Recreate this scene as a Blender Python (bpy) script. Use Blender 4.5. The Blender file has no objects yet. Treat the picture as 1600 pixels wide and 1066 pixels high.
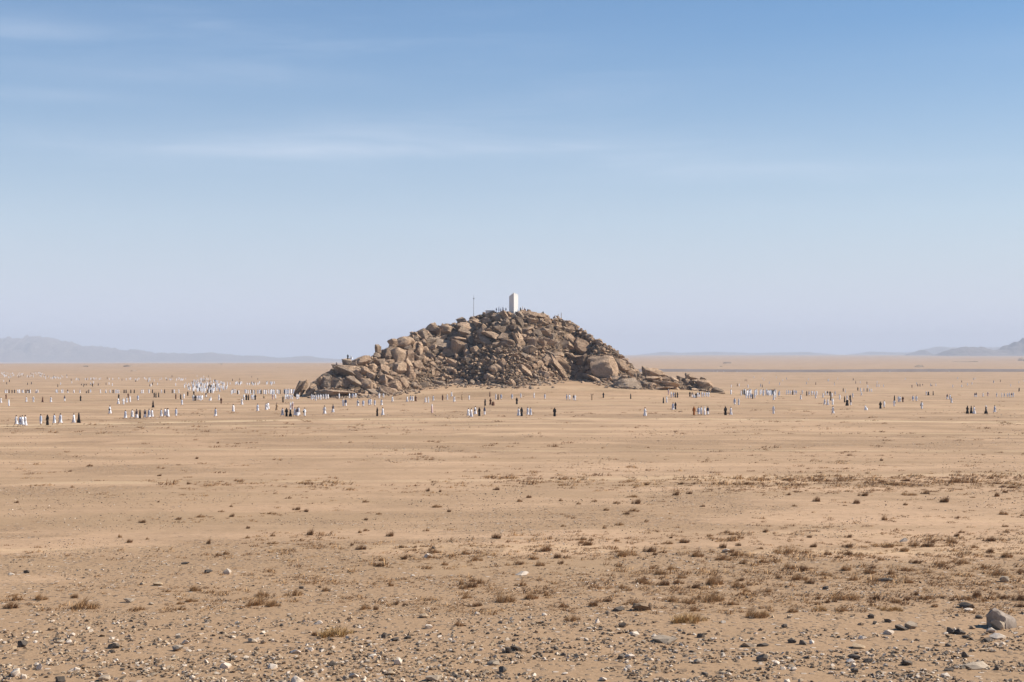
import bpy, bmesh, math, random
import numpy as np
from mathutils import Vector, Matrix, Euler

random.seed(7)
rng = np.random.default_rng(7)
SC = bpy.context.scene
COL = SC.collection
R = math.radians

# ------------------------------------------------------------------ camera, sky, sun, exposure
F = 2222.0          # focal length in photo pixels (50 mm on 36 mm, 1600 px wide)
HZ = 552.0          # photo row of the eye level
EYE = 10.0
cam = bpy.data.cameras.new('camera')
cam.lens = 50.0
cam.sensor_width = 36.0
cam.shift_y = (HZ - 533.0) / 1600.0
cam.clip_start = 0.5
cam.clip_end = 60000
cam_o = bpy.data.objects.new('camera', cam)
COL.objects.link(cam_o)
cam_o.location = (0, 0, EYE)
cam_o.rotation_euler = (R(90), 0, 0)
SC.camera = cam_o

SUN_EL = R(39)
SUN_AZ = R(81)      # from +Y towards +X
sun_dir = Vector((math.cos(SUN_EL) * math.sin(SUN_AZ), math.cos(SUN_EL) * math.cos(SUN_AZ), math.sin(SUN_EL)))

world = bpy.data.worlds.new('World')
SC.world = world
world.use_nodes = True


class NT:
    """small helper round a node tree"""
    def __init__(self, nt):
        self.nt = nt
        nt.nodes.clear()

    def n(self, kind, **kw):
        nd = self.nt.nodes.new(kind)
        for k, v in kw.items():
            setattr(nd, k, v)
        return nd

    def l(self, a, b):
        self.nt.links.new(a, b)

    def setin(self, sock, v):
        if hasattr(v, 'is_linked'):
            self.nt.links.new(v, sock)
        else:
            sock.default_value = v

    def math(self, op, a, b=None, c=None, clamp=False):
        nd = self.n('ShaderNodeMath', operation=op, use_clamp=clamp)
        self.setin(nd.inputs[0], a)
        if b is not None:
            self.setin(nd.inputs[1], b)
        if c is not None:
            self.setin(nd.inputs[2], c)
        return nd.outputs[0]

    def mix(self, fac, a, b, blend='MIX'):
        nd = self.n('ShaderNodeMix', data_type='RGBA', blend_type=blend)
        self.setin(nd.inputs[0], fac)
        self.setin(nd.inputs[6], a if hasattr(a, 'is_linked') else (*a, 1) if len(a) == 3 else a)
        self.setin(nd.inputs[7], b if hasattr(b, 'is_linked') else (*b, 1) if len(b) == 3 else b)
        return nd.outputs[2]

    def noise(self, vec, scale, detail=3, rough=0.55, dist=0.0):
        nd = self.n('ShaderNodeTexNoise')
        self.l(vec, nd.inputs['Vector'])
        nd.inputs['Scale'].default_value = scale
        nd.inputs['Detail'].default_value = detail
        nd.inputs['Roughness'].default_value = rough
        nd.inputs['Distortion'].default_value = dist
        return nd.outputs['Fac']

    def ramp(self, v, lo, hi, a=0.0, b=1.0):
        nd = self.n('ShaderNodeMapRange', interpolation_type='SMOOTHSTEP')
        self.setin(nd.inputs[0], v)
        nd.inputs[1].default_value = lo
        nd.inputs[2].default_value = hi
        nd.inputs[3].default_value = a
        nd.inputs[4].default_value = b
        return nd.outputs[0]

    def mapping(self, vec, scale=(1, 1, 1), rot=(0, 0, 0), loc=(0, 0, 0)):
        nd = self.n('ShaderNodeMapping')
        self.l(vec, nd.inputs['Vector'])
        nd.inputs['Scale'].default_value = scale
        nd.inputs['Rotation'].default_value = rot
        nd.inputs['Location'].default_value = loc
        return nd.outputs[0]


def build_world():
    t = NT(world.node_tree)
    sky = t.n('ShaderNodeTexSky', sky_type='NISHITA')
    sky.sun_disc = False
    sky.sun_elevation = SUN_EL
    sky.sun_rotation = SUN_AZ
    sky.altitude = 300
    sky.air_density = 1.25
    sky.dust_density = 0.8
    sky.ozone_density = 2.2
    # thin high cirrus, a function of direction all round the sky
    tc = t.n('ShaderNodeTexCoord')
    sep = t.n('ShaderNodeSeparateXYZ')
    t.l(tc.outputs['Generated'], sep.inputs[0])
    az = t.math('ARCTAN2', sep.outputs[0], sep.outputs[1])
    el = t.math('ARCSINE', sep.outputs[2])
    cmb = t.n('ShaderNodeCombineXYZ')
    t.l(t.math('MULTIPLY', az, 5.0), cmb.inputs[0])
    t.l(t.math('MULTIPLY', el, 44.0), cmb.inputs[1])
    streak = t.noise(cmb.outputs[0], 1.0, 6, 0.6, 0.4)
    cmb2 = t.n('ShaderNodeCombineXYZ')
    t.l(t.math('MULTIPLY', az, 2.2), cmb2.inputs[0])
    t.l(t.math('MULTIPLY', el, 9.0), cmb2.inputs[1])
    broad = t.noise(cmb2.outputs[0], 1.0, 4, 0.55, 0.3)
    m = t.math('MULTIPLY', t.ramp(streak, 0.45, 0.8), t.ramp(broad, 0.42, 0.75))
    m = t.math('MULTIPLY', m, 0.45)
    for (a0, e0, wa, we, s) in ((-0.125, 0.146, 0.15, 0.015, 0.42), (-0.19, 0.1385, 0.10, 0.004, 0.35), (0.16, 0.125, 0.16, 0.007, 0.35),
                                (0.0, 0.136, 0.34, 0.020, 0.12), (-0.03, 0.142, 0.2, 0.007, 0.3), (-0.25, 0.205, 0.3, 0.03, 0.14), (-0.34, 0.211, 0.07, 0.007, 0.4), (-0.31, 0.17, 0.06, 0.005, 0.35), (-0.20, 0.19, 0.11, 0.009, 0.25),
                                (0.6, 0.2, 0.2, 0.012, 0.4), (-0.75, 0.16, 0.2, 0.01, 0.4)):
        da = t.math('DIVIDE', t.math('SUBTRACT', az, a0), wa)
        de = t.math('DIVIDE', t.math('SUBTRACT', el, e0), we)
        q = t.math('ADD', t.math('MULTIPLY', da, da), t.math('MULTIPLY', de, de))
        g = t.math('EXPONENT', t.math('MULTIPLY', q, -1.0))
        g = t.math('MULTIPLY', g, t.ramp(streak, 0.3, 0.72, 0.25, 1.0))
        m = t.math('ADD', m, t.math('MULTIPLY', g, s))
    m = t.math('MINIMUM', m, 0.8)
    # fine dust in the air above the plain greys the low sky everywhere alike
    low = t.math('EXPONENT', t.math('MULTIPLY', t.math('MAXIMUM', el, 0.0), -5.2))
    hsv = t.n('ShaderNodeHueSaturation')
    hsv.inputs['Hue'].default_value = 0.506
    hsv.inputs['Saturation'].default_value = SKY_SAT
    hsv.inputs['Value'].default_value = 1.0
    t.l(sky.outputs[0], hsv.inputs['Color'])
    c = t.mix(t.math('MULTIPLY', low, SKY_LOW), hsv.outputs[0], SKY_LOWC)
    c = t.mix(t.math('MULTIPLY', m, 0.48), c, SKY_CLOUD)
    bg = t.n('ShaderNodeBackground')
    t.l(c, bg.inputs[0])
    bg.inputs[1].default_value = SKY_STR
    out = t.n('ShaderNodeOutputWorld')
    t.l(bg.outputs[0], out.inputs[0])


SKY_STR = 0.066
SKY_SAT = 1.95
SKY_LOW = 0.9
SKY_LOWC = (7.7, 8.6, 11.3)
SKY_CLOUD = (8.8, 9.5, 10.8)
build_world()

sl = bpy.data.lights.new('sun', 'SUN')
sl.energy = 5.0
sl.angle = R(0.5)
sl.color = (1.0, 0.94, 0.84)
so = bpy.data.objects.new('sun', sl)
COL.objects.link(so)
so.rotation_euler = sun_dir.to_track_quat('Z', 'Y').to_euler()
so.location = (300, 60, 300)

SC.view_settings.view_transform = 'Standard'
SC.view_settings.look = 'None'
SC.view_settings.exposure = 0.5
SC.view_settings.gamma = 1.0
SC.view_settings.use_curve_mapping = False
SC.render.engine = 'CYCLES'
SC.cycles.max_bounces = 6

# ------------------------------------------------------------------ helpers
def link(name, mesh, parent=None, loc=None):
    o = bpy.data.objects.new(name, mesh)
    COL.objects.link(o)
    if parent is not None:
        o.parent = parent
    if loc is not None:
        o.location = loc
    return o


def tag(o, label=None, cat=None, group=None, kind=None):
    if label:
        o['label'] = label
    if cat:
        o['category'] = cat
    if group:
        o['group'] = group
    if kind:
        o['kind'] = kind
    return o


def np_mesh(name, V, T, mats, mat_idx=None, smooth=None):
    me = bpy.data.meshes.new(name)
    V = np.ascontiguousarray(V, dtype=np.float32)
    T = np.ascontiguousarray(T, dtype=np.int32)
    k = T.shape[1]
    me.vertices.add(len(V))
    me.vertices.foreach_set('co', V.ravel())
    me.loops.add(T.size)
    me.loops.foreach_set('vertex_index', T.ravel())
    me.polygons.add(len(T))
    me.polygons.foreach_set('loop_start', np.arange(0, T.size, k, dtype=np.int32))
    me.polygons.foreach_set('loop_total', np.full(len(T), k, dtype=np.int32))
    for m in mats:
        me.materials.append(m)
    if mat_idx is not None:
        me.polygons.foreach_set('material_index', np.ascontiguousarray(mat_idx, dtype=np.int32))
    me.update(calc_edges=True)
    me.validate()
    if smooth is not None:
        me.polygons.foreach_set('use_smooth', np.full(len(T), True))
        me.set_sharp_from_angle(angle=smooth)
    return me


def hash2(ix, iy, seed):
    h = (ix.astype(np.int64) * 374761393 + iy.astype(np.int64) * 668265263 + seed * 982451653) & 0x7fffffff
    h = ((h ^ (h >> 13)) * 1274126177) & 0x7fffffff
    h = h ^ (h >> 16)
    return (h & 0xffff) / 32767.5 - 1.0


def vnoise(x, y, seed=0):
    x = np.asarray(x, float); y = np.asarray(y, float)
    ix = np.floor(x); iy = np.floor(y)
    fx = x - ix; fy = y - iy
    fx = fx * fx * (3 - 2 * fx); fy = fy * fy * (3 - 2 * fy)
    a = hash2(ix, iy, seed); b = hash2(ix + 1, iy, seed)
    c = hash2(ix, iy + 1, seed); d = hash2(ix + 1, iy + 1, seed)
    return (a * (1 - fx) + b * fx) * (1 - fy) + (c * (1 - fx) + d * fx) * fy


def sstep(a, b, x):
    t = np.clip((x - a) / (b - a), 0, 1)
    return t * t * (3 - 2 * t)


# ------------------------------------------------------------------ the lie of the land
_Dt = np.array([1, 30, 44, 100, 224, 380, 570, 800, 1275, 1900, 3200, 5000, 7000, 9000, 21000.])
_Lt = np.array([10, 10, 10, 10.4, 11.2, 13.0, 15.9, 19, 22, 24.5, 28.5, 33, 52, 75, 110.])
_Rt = np.array([10, 10, 10, 10.4, 11.2, 13.0, 15.9, 19, 22, 24.0, 26.0, 24.5, 22.5, 21, 20.])
_lg = np.linspace(0, math.log(21000), 600)


def _smooth(tab):
    v = np.interp(_lg, np.log(_Dt), tab)
    k = np.hanning(31); k /= k.sum()
    return np.convolve(np.pad(v, 15, mode='edge'), k, mode='valid')


_Ls, _Rs = _smooth(_Lt), _smooth(_Rt)


def ground_z(x, y):
    x = np.asarray(x, float); y = np.asarray(y, float)
    r = np.maximum(np.hypot(x, y), 1.0)
    lr = np.log(r)
    t = sstep(-0.10, 0.12, x / r)
    dep = np.interp(lr, _lg, _Ls) * (1 - t) + np.interp(lr, _lg, _Rs) * t
    z = EYE - dep
    s = np.where(x < 8, 62.0, 60.0)
    ap = 5.8 * np.exp(-((x - 8) / s) ** 2) * sstep(425, 488, y) * (1 - sstep(560, 660, y))
    z = z + ap
    z = z + 0.035 * vnoise(x / 5, y / 5, 3) + 0.015 * vnoise(x / 1.7, y / 1.7, 4) * (r < 200)
    z = z + 0.10 * vnoise(x / 31, y / 26, 5) * sstep(30, 90, r) + 0.45 * vnoise(x / 190, y / 150, 6) * sstep(150, 500, r)
    return z


def trace(fn, px, py, lo=20.0, hi=20500.0, steps=900):
    """where the sight line through a photo point first meets the surface fn; NaN distance when it meets none"""
    px = np.atleast_1d(np.asarray(px, float)); py = np.atleast_1d(np.asarray(py, float))
    ax = (px - 800) / F; az = -(py - HZ) / F
    t0 = np.full(px.shape, lo); hit = np.zeros(px.shape, bool)
    tl = np.full(px.shape, np.nan); th = np.full(px.shape, np.nan)
    ts = np.exp(np.linspace(math.log(lo), math.log(hi), steps))
    for k in range(1, steps):
        t = ts[k]
        below = (EYE + az * t) < fn(ax * t, np.full(px.shape, t))
        new = below & ~hit
        tl[new] = ts[k - 1]; th[new] = t
        hit |= new
        if hit.all():
            break
    for _ in range(22):
        m = 0.5 * (tl + th)
        mm = np.where(np.isnan(m), 1.0, m)
        below = (EYE + az * mm) < fn(ax * mm, mm)
        th = np.where(below, m, th); tl = np.where(below, tl, m)
    t = th
    return ax * t, t, EYE + az * t


# hill and outcrop: foot line and crest line, then a slope between them
class Mound:
    def __init__(self, foot, crest, run, back, seed, rough):
        fx = np.array([p[0] for p in foot], float); fy = np.array([p[1] for p in foot], float)
        cx = np.array([p[0] for p in crest], float); cy = np.array([p[1] for p in crest], float)
        self.p0, self.p1 = max(fx[0], cx[0]), min(fx[-1], cx[-1])
        self.px = np.linspace(self.p0, self.p1, 240)
        _, yf, zf = trace(ground_z, self.px, np.interp(self.px, fx, fy))
        yf = np.clip(np.nan_to_num(yf, nan=492.0), 430, 494)
        k = np.hanning(25); k /= k.sum()
        yf = np.convolve(np.pad(yf, 12, mode='edge'), k, mode='valid')
        zf = ground_z((self.px - 800) / F * yf, yf)
        print('foot', np.round(yf[::20], 1))
        self.yf = yf
        pc = np.interp(self.px, cx, cy)
        yc = yf + 10
        for _ in range(12):
            zc = EYE - (pc - HZ) / F * yc
            yc = yf + run * np.maximum(zc - zf, 0) + 3
        k = np.hanning(31); k /= k.sum()
        yc = np.convolve(np.pad(yc, 15, mode='edge'), k, mode='valid')
        self.yc = yc
        self.zc = EYE - (pc - HZ) / F * yc
        self.back, self.seed, self.rough = back, seed, rough

    def cols(self, px):
        return np.interp(px, self.px, self.yf), np.interp(px, self.px, self.yc), np.interp(px, self.px, self.zc)

    def z(self, x, y):
        x = np.asarray(x, float); y = np.asarray(y, float)
        yy = np.maximum(y, 50.0)
        px = 800 + F * x / yy
        yf, yc, zc = self.cols(px)
        zf = ground_z(x, yf) - 0.4
        u = (y - yf) / np.maximum(yc - yf, 0.5)
        front = zf + (zc - zf) * np.clip(u, 0, 1) ** 0.85
        ub = np.clip((y - yc) / self.back, 0, 1)
        bk = zc - (zc + 9) * sstep(0, 1, ub)
        z = np.where(u <= 1, front, bk)
        hgt = np.clip((z - zf) / 6, 0, 1)
        s = self.seed
        nz = 0.75 * vnoise(x / 5.5, y / 5.5 + z / 7, s) + 0.45 * vnoise(x / 2.1, y / 2.3 + z / 3, s + 1) + 0.18 * vnoise(x / 0.8, y / 0.9, s + 2)
        z = z + self.rough * nz * hgt - 0.55 * self.rough * hgt
        edge = sstep(self.p0, self.p0 + 6, px) * (1 - sstep(self.p1 - 6, self.p1, px))
        inside = (u > -0.02) & (ub < 1) & (px >= self.p0) & (px <= self.p1)
        g = ground_z(x, y) - 0.6
        return np.where(inside, g + (z - g) * edge, g)


HILL = Mound([(478, 621), (520, 621), (560, 620), (600, 617), (640, 611), (680, 602), (720, 600), (800, 604), (850, 597), (900, 592), (935, 599), (970, 600), (1000, 596), (1014, 592)],
             [(478, 618), (488, 604), (500, 592), (515, 581), (530, 574), (545, 566), (560, 562), (590, 551), (620, 535), (640, 525), (655, 518), (690, 509), (730, 500), (760, 491), (785, 487),
              (830, 488), (870, 497), (900, 508), (930, 528), (960, 548), (985, 569), (1000, 582), (1014, 592)], 1.45, 62, 11, 1.0)
CROP = Mound([(958, 606), (985, 609), (1030, 609), (1070, 609), (1100, 612), (1136, 617)],
             [(958, 598), (975, 590), (1000, 585), (1020, 583), (1040, 586), (1055, 594), (1075, 592), (1100, 598), (1118, 608), (1136, 617)], 1.5, 14, 31, 0.5)


def land_z(x, y):
    g = ground_z(x, y)
    return np.maximum(np.maximum(g, HILL.z(x, y)), CROP.z(x, y))


# ------------------------------------------------------------------ materials
def new_mat(name):
    m = bpy.data.materials.new(name)
    m.use_nodes = True
    return m, NT(m.node_tree)


def finish(t, color, rough=0.9, bump=None, bstr=0.3, bdist=0.05, spec=0.2, normal=None):
    b = t.n('ShaderNodeBsdfPrincipled')
    t.setin(b.inputs['Base Color'], color if hasattr(color, 'is_linked') else (*color, 1))
    t.setin(b.inputs['Roughness'], rough)
    b.inputs['Specular IOR Level'].default_value = spec
    if bump is not None:
        bn = t.n('ShaderNodeBump')
        bn.inputs['Strength'].default_value = bstr
        bn.inputs['Distance'].default_value = bdist
        t.l(bump, bn.inputs['Height'])
        t.l(bn.outputs[0], b.inputs['Normal'])
    o = t.n('ShaderNodeOutputMaterial')
    t.l(b.outputs[0], o.inputs[0])
    return b


def sand_material():
    m, t = new_mat('desert_sand')
    g = t.n('ShaderNodeNewGeometry')
    P = g.outputs['Position']
    sep = t.n('ShaderNodeSeparateXYZ')
    t.l(P, sep.inputs[0])
    X, Y = sep.outputs[0], sep.outputs[1]
    flat = t.n('ShaderNodeCombineXYZ')
    t.l(X, flat.inputs[0]); t.l(Y, flat.inputs[1])
    V = flat.outputs[0]
    big = t.noise(V, 0.012, 4, 0.6)
    mid = t.noise(V, 0.07, 5, 0.62, 0.6)
    fine = t.noise(V, 1.4, 5, 0.7)
    c = t.mix(t.ramp(big, 0.35, 0.68), (0.47, 0.302, 0.182), (0.525, 0.345, 0.213))
    c = t.mix(t.ramp(mid, 0.42, 0.7), c, (0.38, 0.247, 0.148))
    c = t.mix(t.math('MULTIPLY', t.ramp(fine, 0.4, 0.72), 0.45), c, (0.30, 0.198, 0.112))
    wash = t.noise(t.mapping(V, (0.010, 0.11, 1), (0, 0, 0.05), (1.3, 4.1, 0)), 1.0, 5, 0.65, 0.3)
    c = t.mix(t.math('MULTIPLY', t.ramp(wash, 0.44, 0.62), 0.7), c, (0.335, 0.222, 0.126))
    c = t.mix(t.math('MULTIPLY', t.ramp(wash, 0.46, 0.32), 0.6), c, (0.56, 0.385, 0.222))
    # gravel sheets: wind-scoured pavements with small dark and pale stones
    gm1 = t.noise(t.mapping(V, (0.05, 0.075, 1), (0, 0, 0.15), (3.1, 7.7, 0)), 1.0, 6, 0.62, 0.8)
    gm2 = t.noise(t.mapping(V, (0.012, 0.018, 1), (0, 0, -0.1), (13.1, 2.7, 0)), 1.0, 5, 0.6, 0.5)
    near = t.ramp(Y, 46.0, 95.0, 0.12, 0.0)
    gm = t.math('ADD', t.math('ADD', t.math('MULTIPLY', gm1, 0.62), t.math('MULTIPLY', gm2, 0.38)), near)
    gmask = t.ramp(gm, 0.505, 0.57)
    vor = t.n('ShaderNodeTexVoronoi', feature='F1')
    t.l(V, vor.inputs['Vector'])
    vor.inputs['Scale'].default_value = 3.6
    vsep = t.n('ShaderNodeSeparateColor')
    t.l(vor.outputs['Color'], vsep.inputs[0])
    rnd = vsep.outputs[0]
    stone = t.ramp(vor.outputs['Distance'], 0.30, 0.42, 1.0, 0.0)
    stone_on = t.math('MULTIPLY', stone, t.math('LESS_THAN', vsep.outputs[1], 0.62))
    sc = t.mix(t.ramp(rnd, 0.0, 1.0), (0.10, 0.075, 0.055), (0.30, 0.22, 0.155))
    sc = t.mix(t.math('GREATER_THAN', rnd, 0.9), sc, (0.56, 0.48, 0.40))
    gcol = t.mix(t.math('MULTIPLY', t.ramp(t.noise(V, 9.0, 2, 0.6), 0.4, 0.7), 0.6), (0.37, 0.24, 0.138), (0.235, 0.148, 0.084))
    gcol = t.mix(t.math('MULTIPLY', stone_on, 0.75), gcol, sc)
    c = t.mix(t.math('MULTIPLY', gmask, 0.85), c, gcol)
    # sparse single pebbles on the open sand
    v2 = t.n('ShaderNodeTexVoronoi', feature='F1')
    t.l(V, v2.inputs['Vector'])
    v2.inputs['Scale'].default_value = 1.6
    v2s = t.n('ShaderNodeSeparateColor')
    t.l(v2.outputs['Color'], v2s.inputs[0])
    peb = t.math('MULTIPLY', t.ramp(v2.outputs['Distance'], 0.10, 0.15, 1.0, 0.0), t.math('LESS_THAN', v2s.outputs[1], 0.30))
    c = t.mix(t.math('MULTIPLY', peb, 0.75), c, (0.13, 0.09, 0.06))
    v3 = t.n('ShaderNodeTexVoronoi', feature='F1')
    t.l(V, v3.inputs['Vector'])
    v3.inputs['Scale'].default_value = 0.75
    v3s = t.n('ShaderNodeSeparateColor')
    t.l(v3.outputs['Color'], v3s.inputs[0])
    thr = t.math('MULTIPLY_ADD', gmask, 0.5, 0.18)
    lump = t.math('MULTIPLY', t.ramp(v3.outputs['Distance'], 0.09, 0.14, 1.0, 0.0), t.math('LESS_THAN', v3s.outputs[1], thr))
    c = t.mix(t.math('MULTIPLY', lump, 0.7), c, (0.14, 0.095, 0.062))
    grit = t.noise(V, 3.2, 3, 0.8)
    c = t.mix(t.math('MULTIPLY', t.ramp(grit, 0.56, 0.68), t.math('MULTIPLY_ADD', gmask, 0.55, 0.28)), c, (0.20, 0.135, 0.082))
    c = t.mix(t.math('MULTIPLY', t.ramp(grit, 0.42, 0.33), 0.25), c, (0.60, 0.44, 0.28))
    # trodden pale tracks across the plain: (y at x=0, slope, curve, width, strength)
    wob = t.math('MULTIPLY', t.math('SUBTRACT', t.noise(V, 0.03, 3, 0.5), 0.5), 7.0)
    wn = t.noise(V, 0.11, 4, 0.6)
    tm = None
    for (y0, b, q, w, s) in ((252, 0.06, -0.0035, 5.0, 0.95), (228, 0.15, 0.0, 2.4, 0.6), (119, 0.12, 0.001, 1.8, 0.45),
                             (300, -0.05, 0.002, 5.0, 0.5), (345, 0.06, 0.0, 6.0, 0.5), (160, -0.05, 0.0006, 2.0, 0.4), (395, -0.02, 0.0, 7.0, 0.45),
                             (196, 0.02, 0.0, 2.0, 0.4), (455, 0.12, 0.0, 8.0, 0.35), (620, 0.1, 0.0, 14.0, 0.4), (760, -0.15, 0.0, 20.0, 0.4)):
        gx = t.math('ADD', t.math('ADD', t.math('MULTIPLY', X, b), t.math('MULTIPLY', t.math('MULTIPLY', X, X), q)), y0)
        d = t.math('ABSOLUTE', t.math('SUBTRACT', t.math('ADD', Y, wob), gx))
        k = t.math('MULTIPLY', t.ramp(d, w * 0.35, w, 1.0, 0.0), t.math('MULTIPLY', t.ramp(wn, 0.3, 0.6), s))
        tm = k if tm is None else t.math('MAXIMUM', tm, k)
    c = t.mix(tm, c, (0.56, 0.40, 0.24))
    # bump
    h = t.math('ADD', t.math('MULTIPLY', fine, 0.5), t.math('MULTIPLY', t.math('MULTIPLY', stone_on, gmask), 0.9))
    h = t.math('ADD', h, t.math('MULTIPLY', t.noise(V, 0.45, 4, 0.6), 1.2))
    h = t.math('ADD', h, t.math('MULTIPLY', peb, 0.8))
    finish(t, c, 0.95, h, 0.55, 0.12, 0.1)
    return m


def rock_material(name, light, mid, dark, scale=1.0, varn=0.5):
    m, t = new_mat(name)
    tc = t.n('ShaderNodeTexCoord')
    oi = t.n('ShaderNodeObjectInfo')
    g = t.n('ShaderNodeNewGeometry')
    P = g.outputs['Position']
    rnd = oi.outputs['Random']
    n1 = t.noise(P, 0.22 * scale, 5, 0.65, 0.4)
    n2 = t.noise(P, 1.3 * scale, 6, 0.7, 0.3)
    n3 = t.noise(P, 6.0 * scale, 3, 0.7)
    isl = g.outputs['Random Per Island']
    k = t.math('ADD', t.math('MULTIPLY', t.math('ADD', rnd, isl), 0.34), t.math('MULTIPLY', n1, 0.75))
    c = t.mix(t.ramp(k, 0.35, 0.95), mid, light)
    c = t.mix(t.math('MULTIPLY', t.ramp(n2, 0.5, 0.72), varn), c, dark)
    c = t.mix(t.math('MULTIPLY', t.ramp(t.math('ADD', t.math('MULTIPLY', isl, 0.6), t.math('MULTIPLY', rnd, 0.4)), 0.62, 0.92), 0.6), c, dark)
    c = t.mix(t.math('MULTIPLY', t.ramp(n3, 0.55, 0.8), 0.3), c, (light[0] * 1.15, light[1] * 1.15, light[2] * 1.1))
    warp = t.n('ShaderNodeVectorMath', operation='ADD')
    t.l(P, warp.inputs[0])
    wn = t.n('ShaderNodeTexNoise')
    t.l(P, wn.inputs['Vector']); wn.inputs['Scale'].default_value = 0.8 * scale
    t.l(wn.outputs['Color'], warp.inputs[1])
    ve = t.n('ShaderNodeTexVoronoi', feature='DISTANCE_TO_EDGE')
    t.l(t.mapping(warp.outputs[0], (0.45 * scale, 0.45 * scale, 0.8 * scale), (0.5, 0.6, 0.2)), ve.inputs['Vector'])
    crack = t.ramp(ve.outputs['Distance'], 0.0, 0.05, 1.0, 0.0)
    patch = t.ramp(t.noise(P, 0.42 * scale, 4, 0.6, 0.6), 0.50, 0.62)
    c = t.mix(t.math('MULTIPLY', patch, varn * 0.6), c, (dark[0] * 1.5, dark[1] * 1.2, dark[2] * 1.2))
    c = t.mix(t.math('MULTIPLY', crack, 0.6), c, (dark[0] * 0.5, dark[1] * 0.5, dark[2] * 0.5))
    mp = t.mapping(P, (0.5 * scale, 0.5 * scale, 2.6 * scale), (0.35, 0.5, 0.2))
    strat = t.noise(mp, 1.0, 4, 0.6, 0.6)
    h = t.math('ADD', t.math('ADD', t.math('MULTIPLY', n2, 1.0), t.math('MULTIPLY', n3, 0.35)), t.math('MULTIPLY', strat, 1.1))
    h = t.math('SUBTRACT', h, t.math('MULTIPLY', crack, 0.9))
    finish(t, c, 0.92, h, 1.0, 0.45 / scale, 0.12)
    return m


def plain_mat(name, col, rough=0.85, var=0.15, scale=6.0, bump=0.15, spec=0.2):
    m, t = new_mat(name)
    tc = t.n('ShaderNodeTexCoord')
    n = t.noise(tc.outputs['Object'], scale, 4, 0.6)
    oi = t.n('ShaderNodeObjectInfo')
    v = t.math('ADD', t.math('MULTIPLY', n, 0.7), t.math('MULTIPLY', oi.outputs['Random'], 0.3))
    lo = tuple(max(0, x * (1 - var)) for x in col)
    hi = tuple(min(1, x * (1 + var)) for x in col)
    c = t.mix(t.ramp(v, 0.25, 0.75), lo, hi)
    finish(t, c, rough, n, bump, 0.02, spec)
    return m


def stone_mat(name, a, b, scale=7.0):
    m, t = new_mat(name)
    g = t.n('ShaderNodeNewGeometry')
    P = g.outputs['Position']
    oi = t.n('ShaderNodeObjectInfo')
    n = t.noise(P, scale, 5, 0.7, 0.3)
    n2 = t.noise(P, scale * 5, 3, 0.7)
    k = t.math('ADD', t.math('MULTIPLY', n, 0.7), t.math('MULTIPLY', t.math('ADD', oi.outputs['Random'], g.outputs['Random Per Island']), 0.2))
    c = t.mix(t.ramp(k, 0.3, 0.8), a, b)
    h = t.math('ADD', n, t.math('MULTIPLY', n2, 0.4))
    finish(t, c, 0.85, h, 0.6, 0.03, 0.25)
    return m


def straw_mat(name, a, b):
    m, t = new_mat(name)
    g = t.n('ShaderNodeNewGeometry')
    oi = t.n('ShaderNodeObjectInfo')
    k = t.math('ADD', t.math('MULTIPLY', g.outputs['Random Per Island'], 0.75), t.math('MULTIPLY', oi.outputs['Random'], 0.25))
    c = t.mix(k, a, b)
    finish(t, c, 0.9, None, spec=0.1)
    return m


M_SAND = sand_material()
M_ROCK = rock_material('granite', (0.70, 0.495, 0.33), (0.55, 0.37, 0.24), (0.10, 0.06, 0.042), 1.0, 0.36)
M_GREY = rock_material('grey_granite', (0.56, 0.42, 0.30), (0.36, 0.255, 0.175), (0.08, 0.056, 0.042), 1.0, 0.42)
M_BED = rock_material('bedrock', (0.28, 0.19, 0.12), (0.125, 0.083, 0.053), (0.05, 0.034, 0.024), 0.8, 0.6)  # colour darkened so the gaps between boulders read as deep shade
M_DARKST = stone_mat('dark_stone', (0.07, 0.054, 0.042), (0.165, 0.13, 0.098))  # own tone of some stones, painted-in shade of others
M_BROWNST = stone_mat('brown_stone', (0.18, 0.12, 0.072), (0.33, 0.225, 0.14))
M_TANST = stone_mat('tan_stone', (0.36, 0.255, 0.155), (0.52, 0.385, 0.25))
M_GREYST = stone_mat('grey_stone', (0.27, 0.205, 0.145), (0.47, 0.37, 0.265))
M_WHITEST = stone_mat('white_stone', (0.48, 0.38, 0.28), (0.74, 0.62, 0.50))
STONES = [M_DARKST, M_BROWNST, M_TANST, M_GREYST, M_WHITEST]
M_STRAW = straw_mat('dry_straw', (0.28, 0.160, 0.076), (0.58, 0.365, 0.185))
M_TWIG = straw_mat('dead_twig', (0.17, 0.094, 0.050), (0.43, 0.255, 0.130))
M_TAWNY = straw_mat('tawny_grass', (0.34, 0.205, 0.085), (0.66, 0.44, 0.20))
M_MTN = rock_material('far_rock', (0.32, 0.265, 0.23), (0.26, 0.215, 0.19), (0.17, 0.145, 0.13), 0.02, 0.5)
M_ASPH = plain_mat('road_embankment', (0.25, 0.20, 0.175), 0.95, 0.2, 0.05, 0.1)
M_WHITE = plain_mat('white_cloth', (0.74, 0.745, 0.77), 0.9, 0.06, 5, 0.3)
M_CREAM = plain_mat('cream_cloth', (0.70, 0.67, 0.61), 0.9, 0.06, 5, 0.3)
M_BLACK = plain_mat('black_cloth', (0.012, 0.012, 0.014), 0.85, 0.2, 5, 0.3)
M_BLUEG = plain_mat('blue_grey_cloth', (0.40, 0.44, 0.53), 0.9, 0.12, 5, 0.3)
M_NAVY = plain_mat('navy_cloth', (0.03, 0.04, 0.075), 0.9, 0.2, 5, 0.3)
M_BROWN = plain_mat('brown_cloth', (0.13, 0.06, 0.035), 0.9, 0.15, 5, 0.3)
M_ORANGE = plain_mat('orange_cloth', (0.36, 0.13, 0.035), 0.9, 0.12, 5, 0.3)
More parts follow.
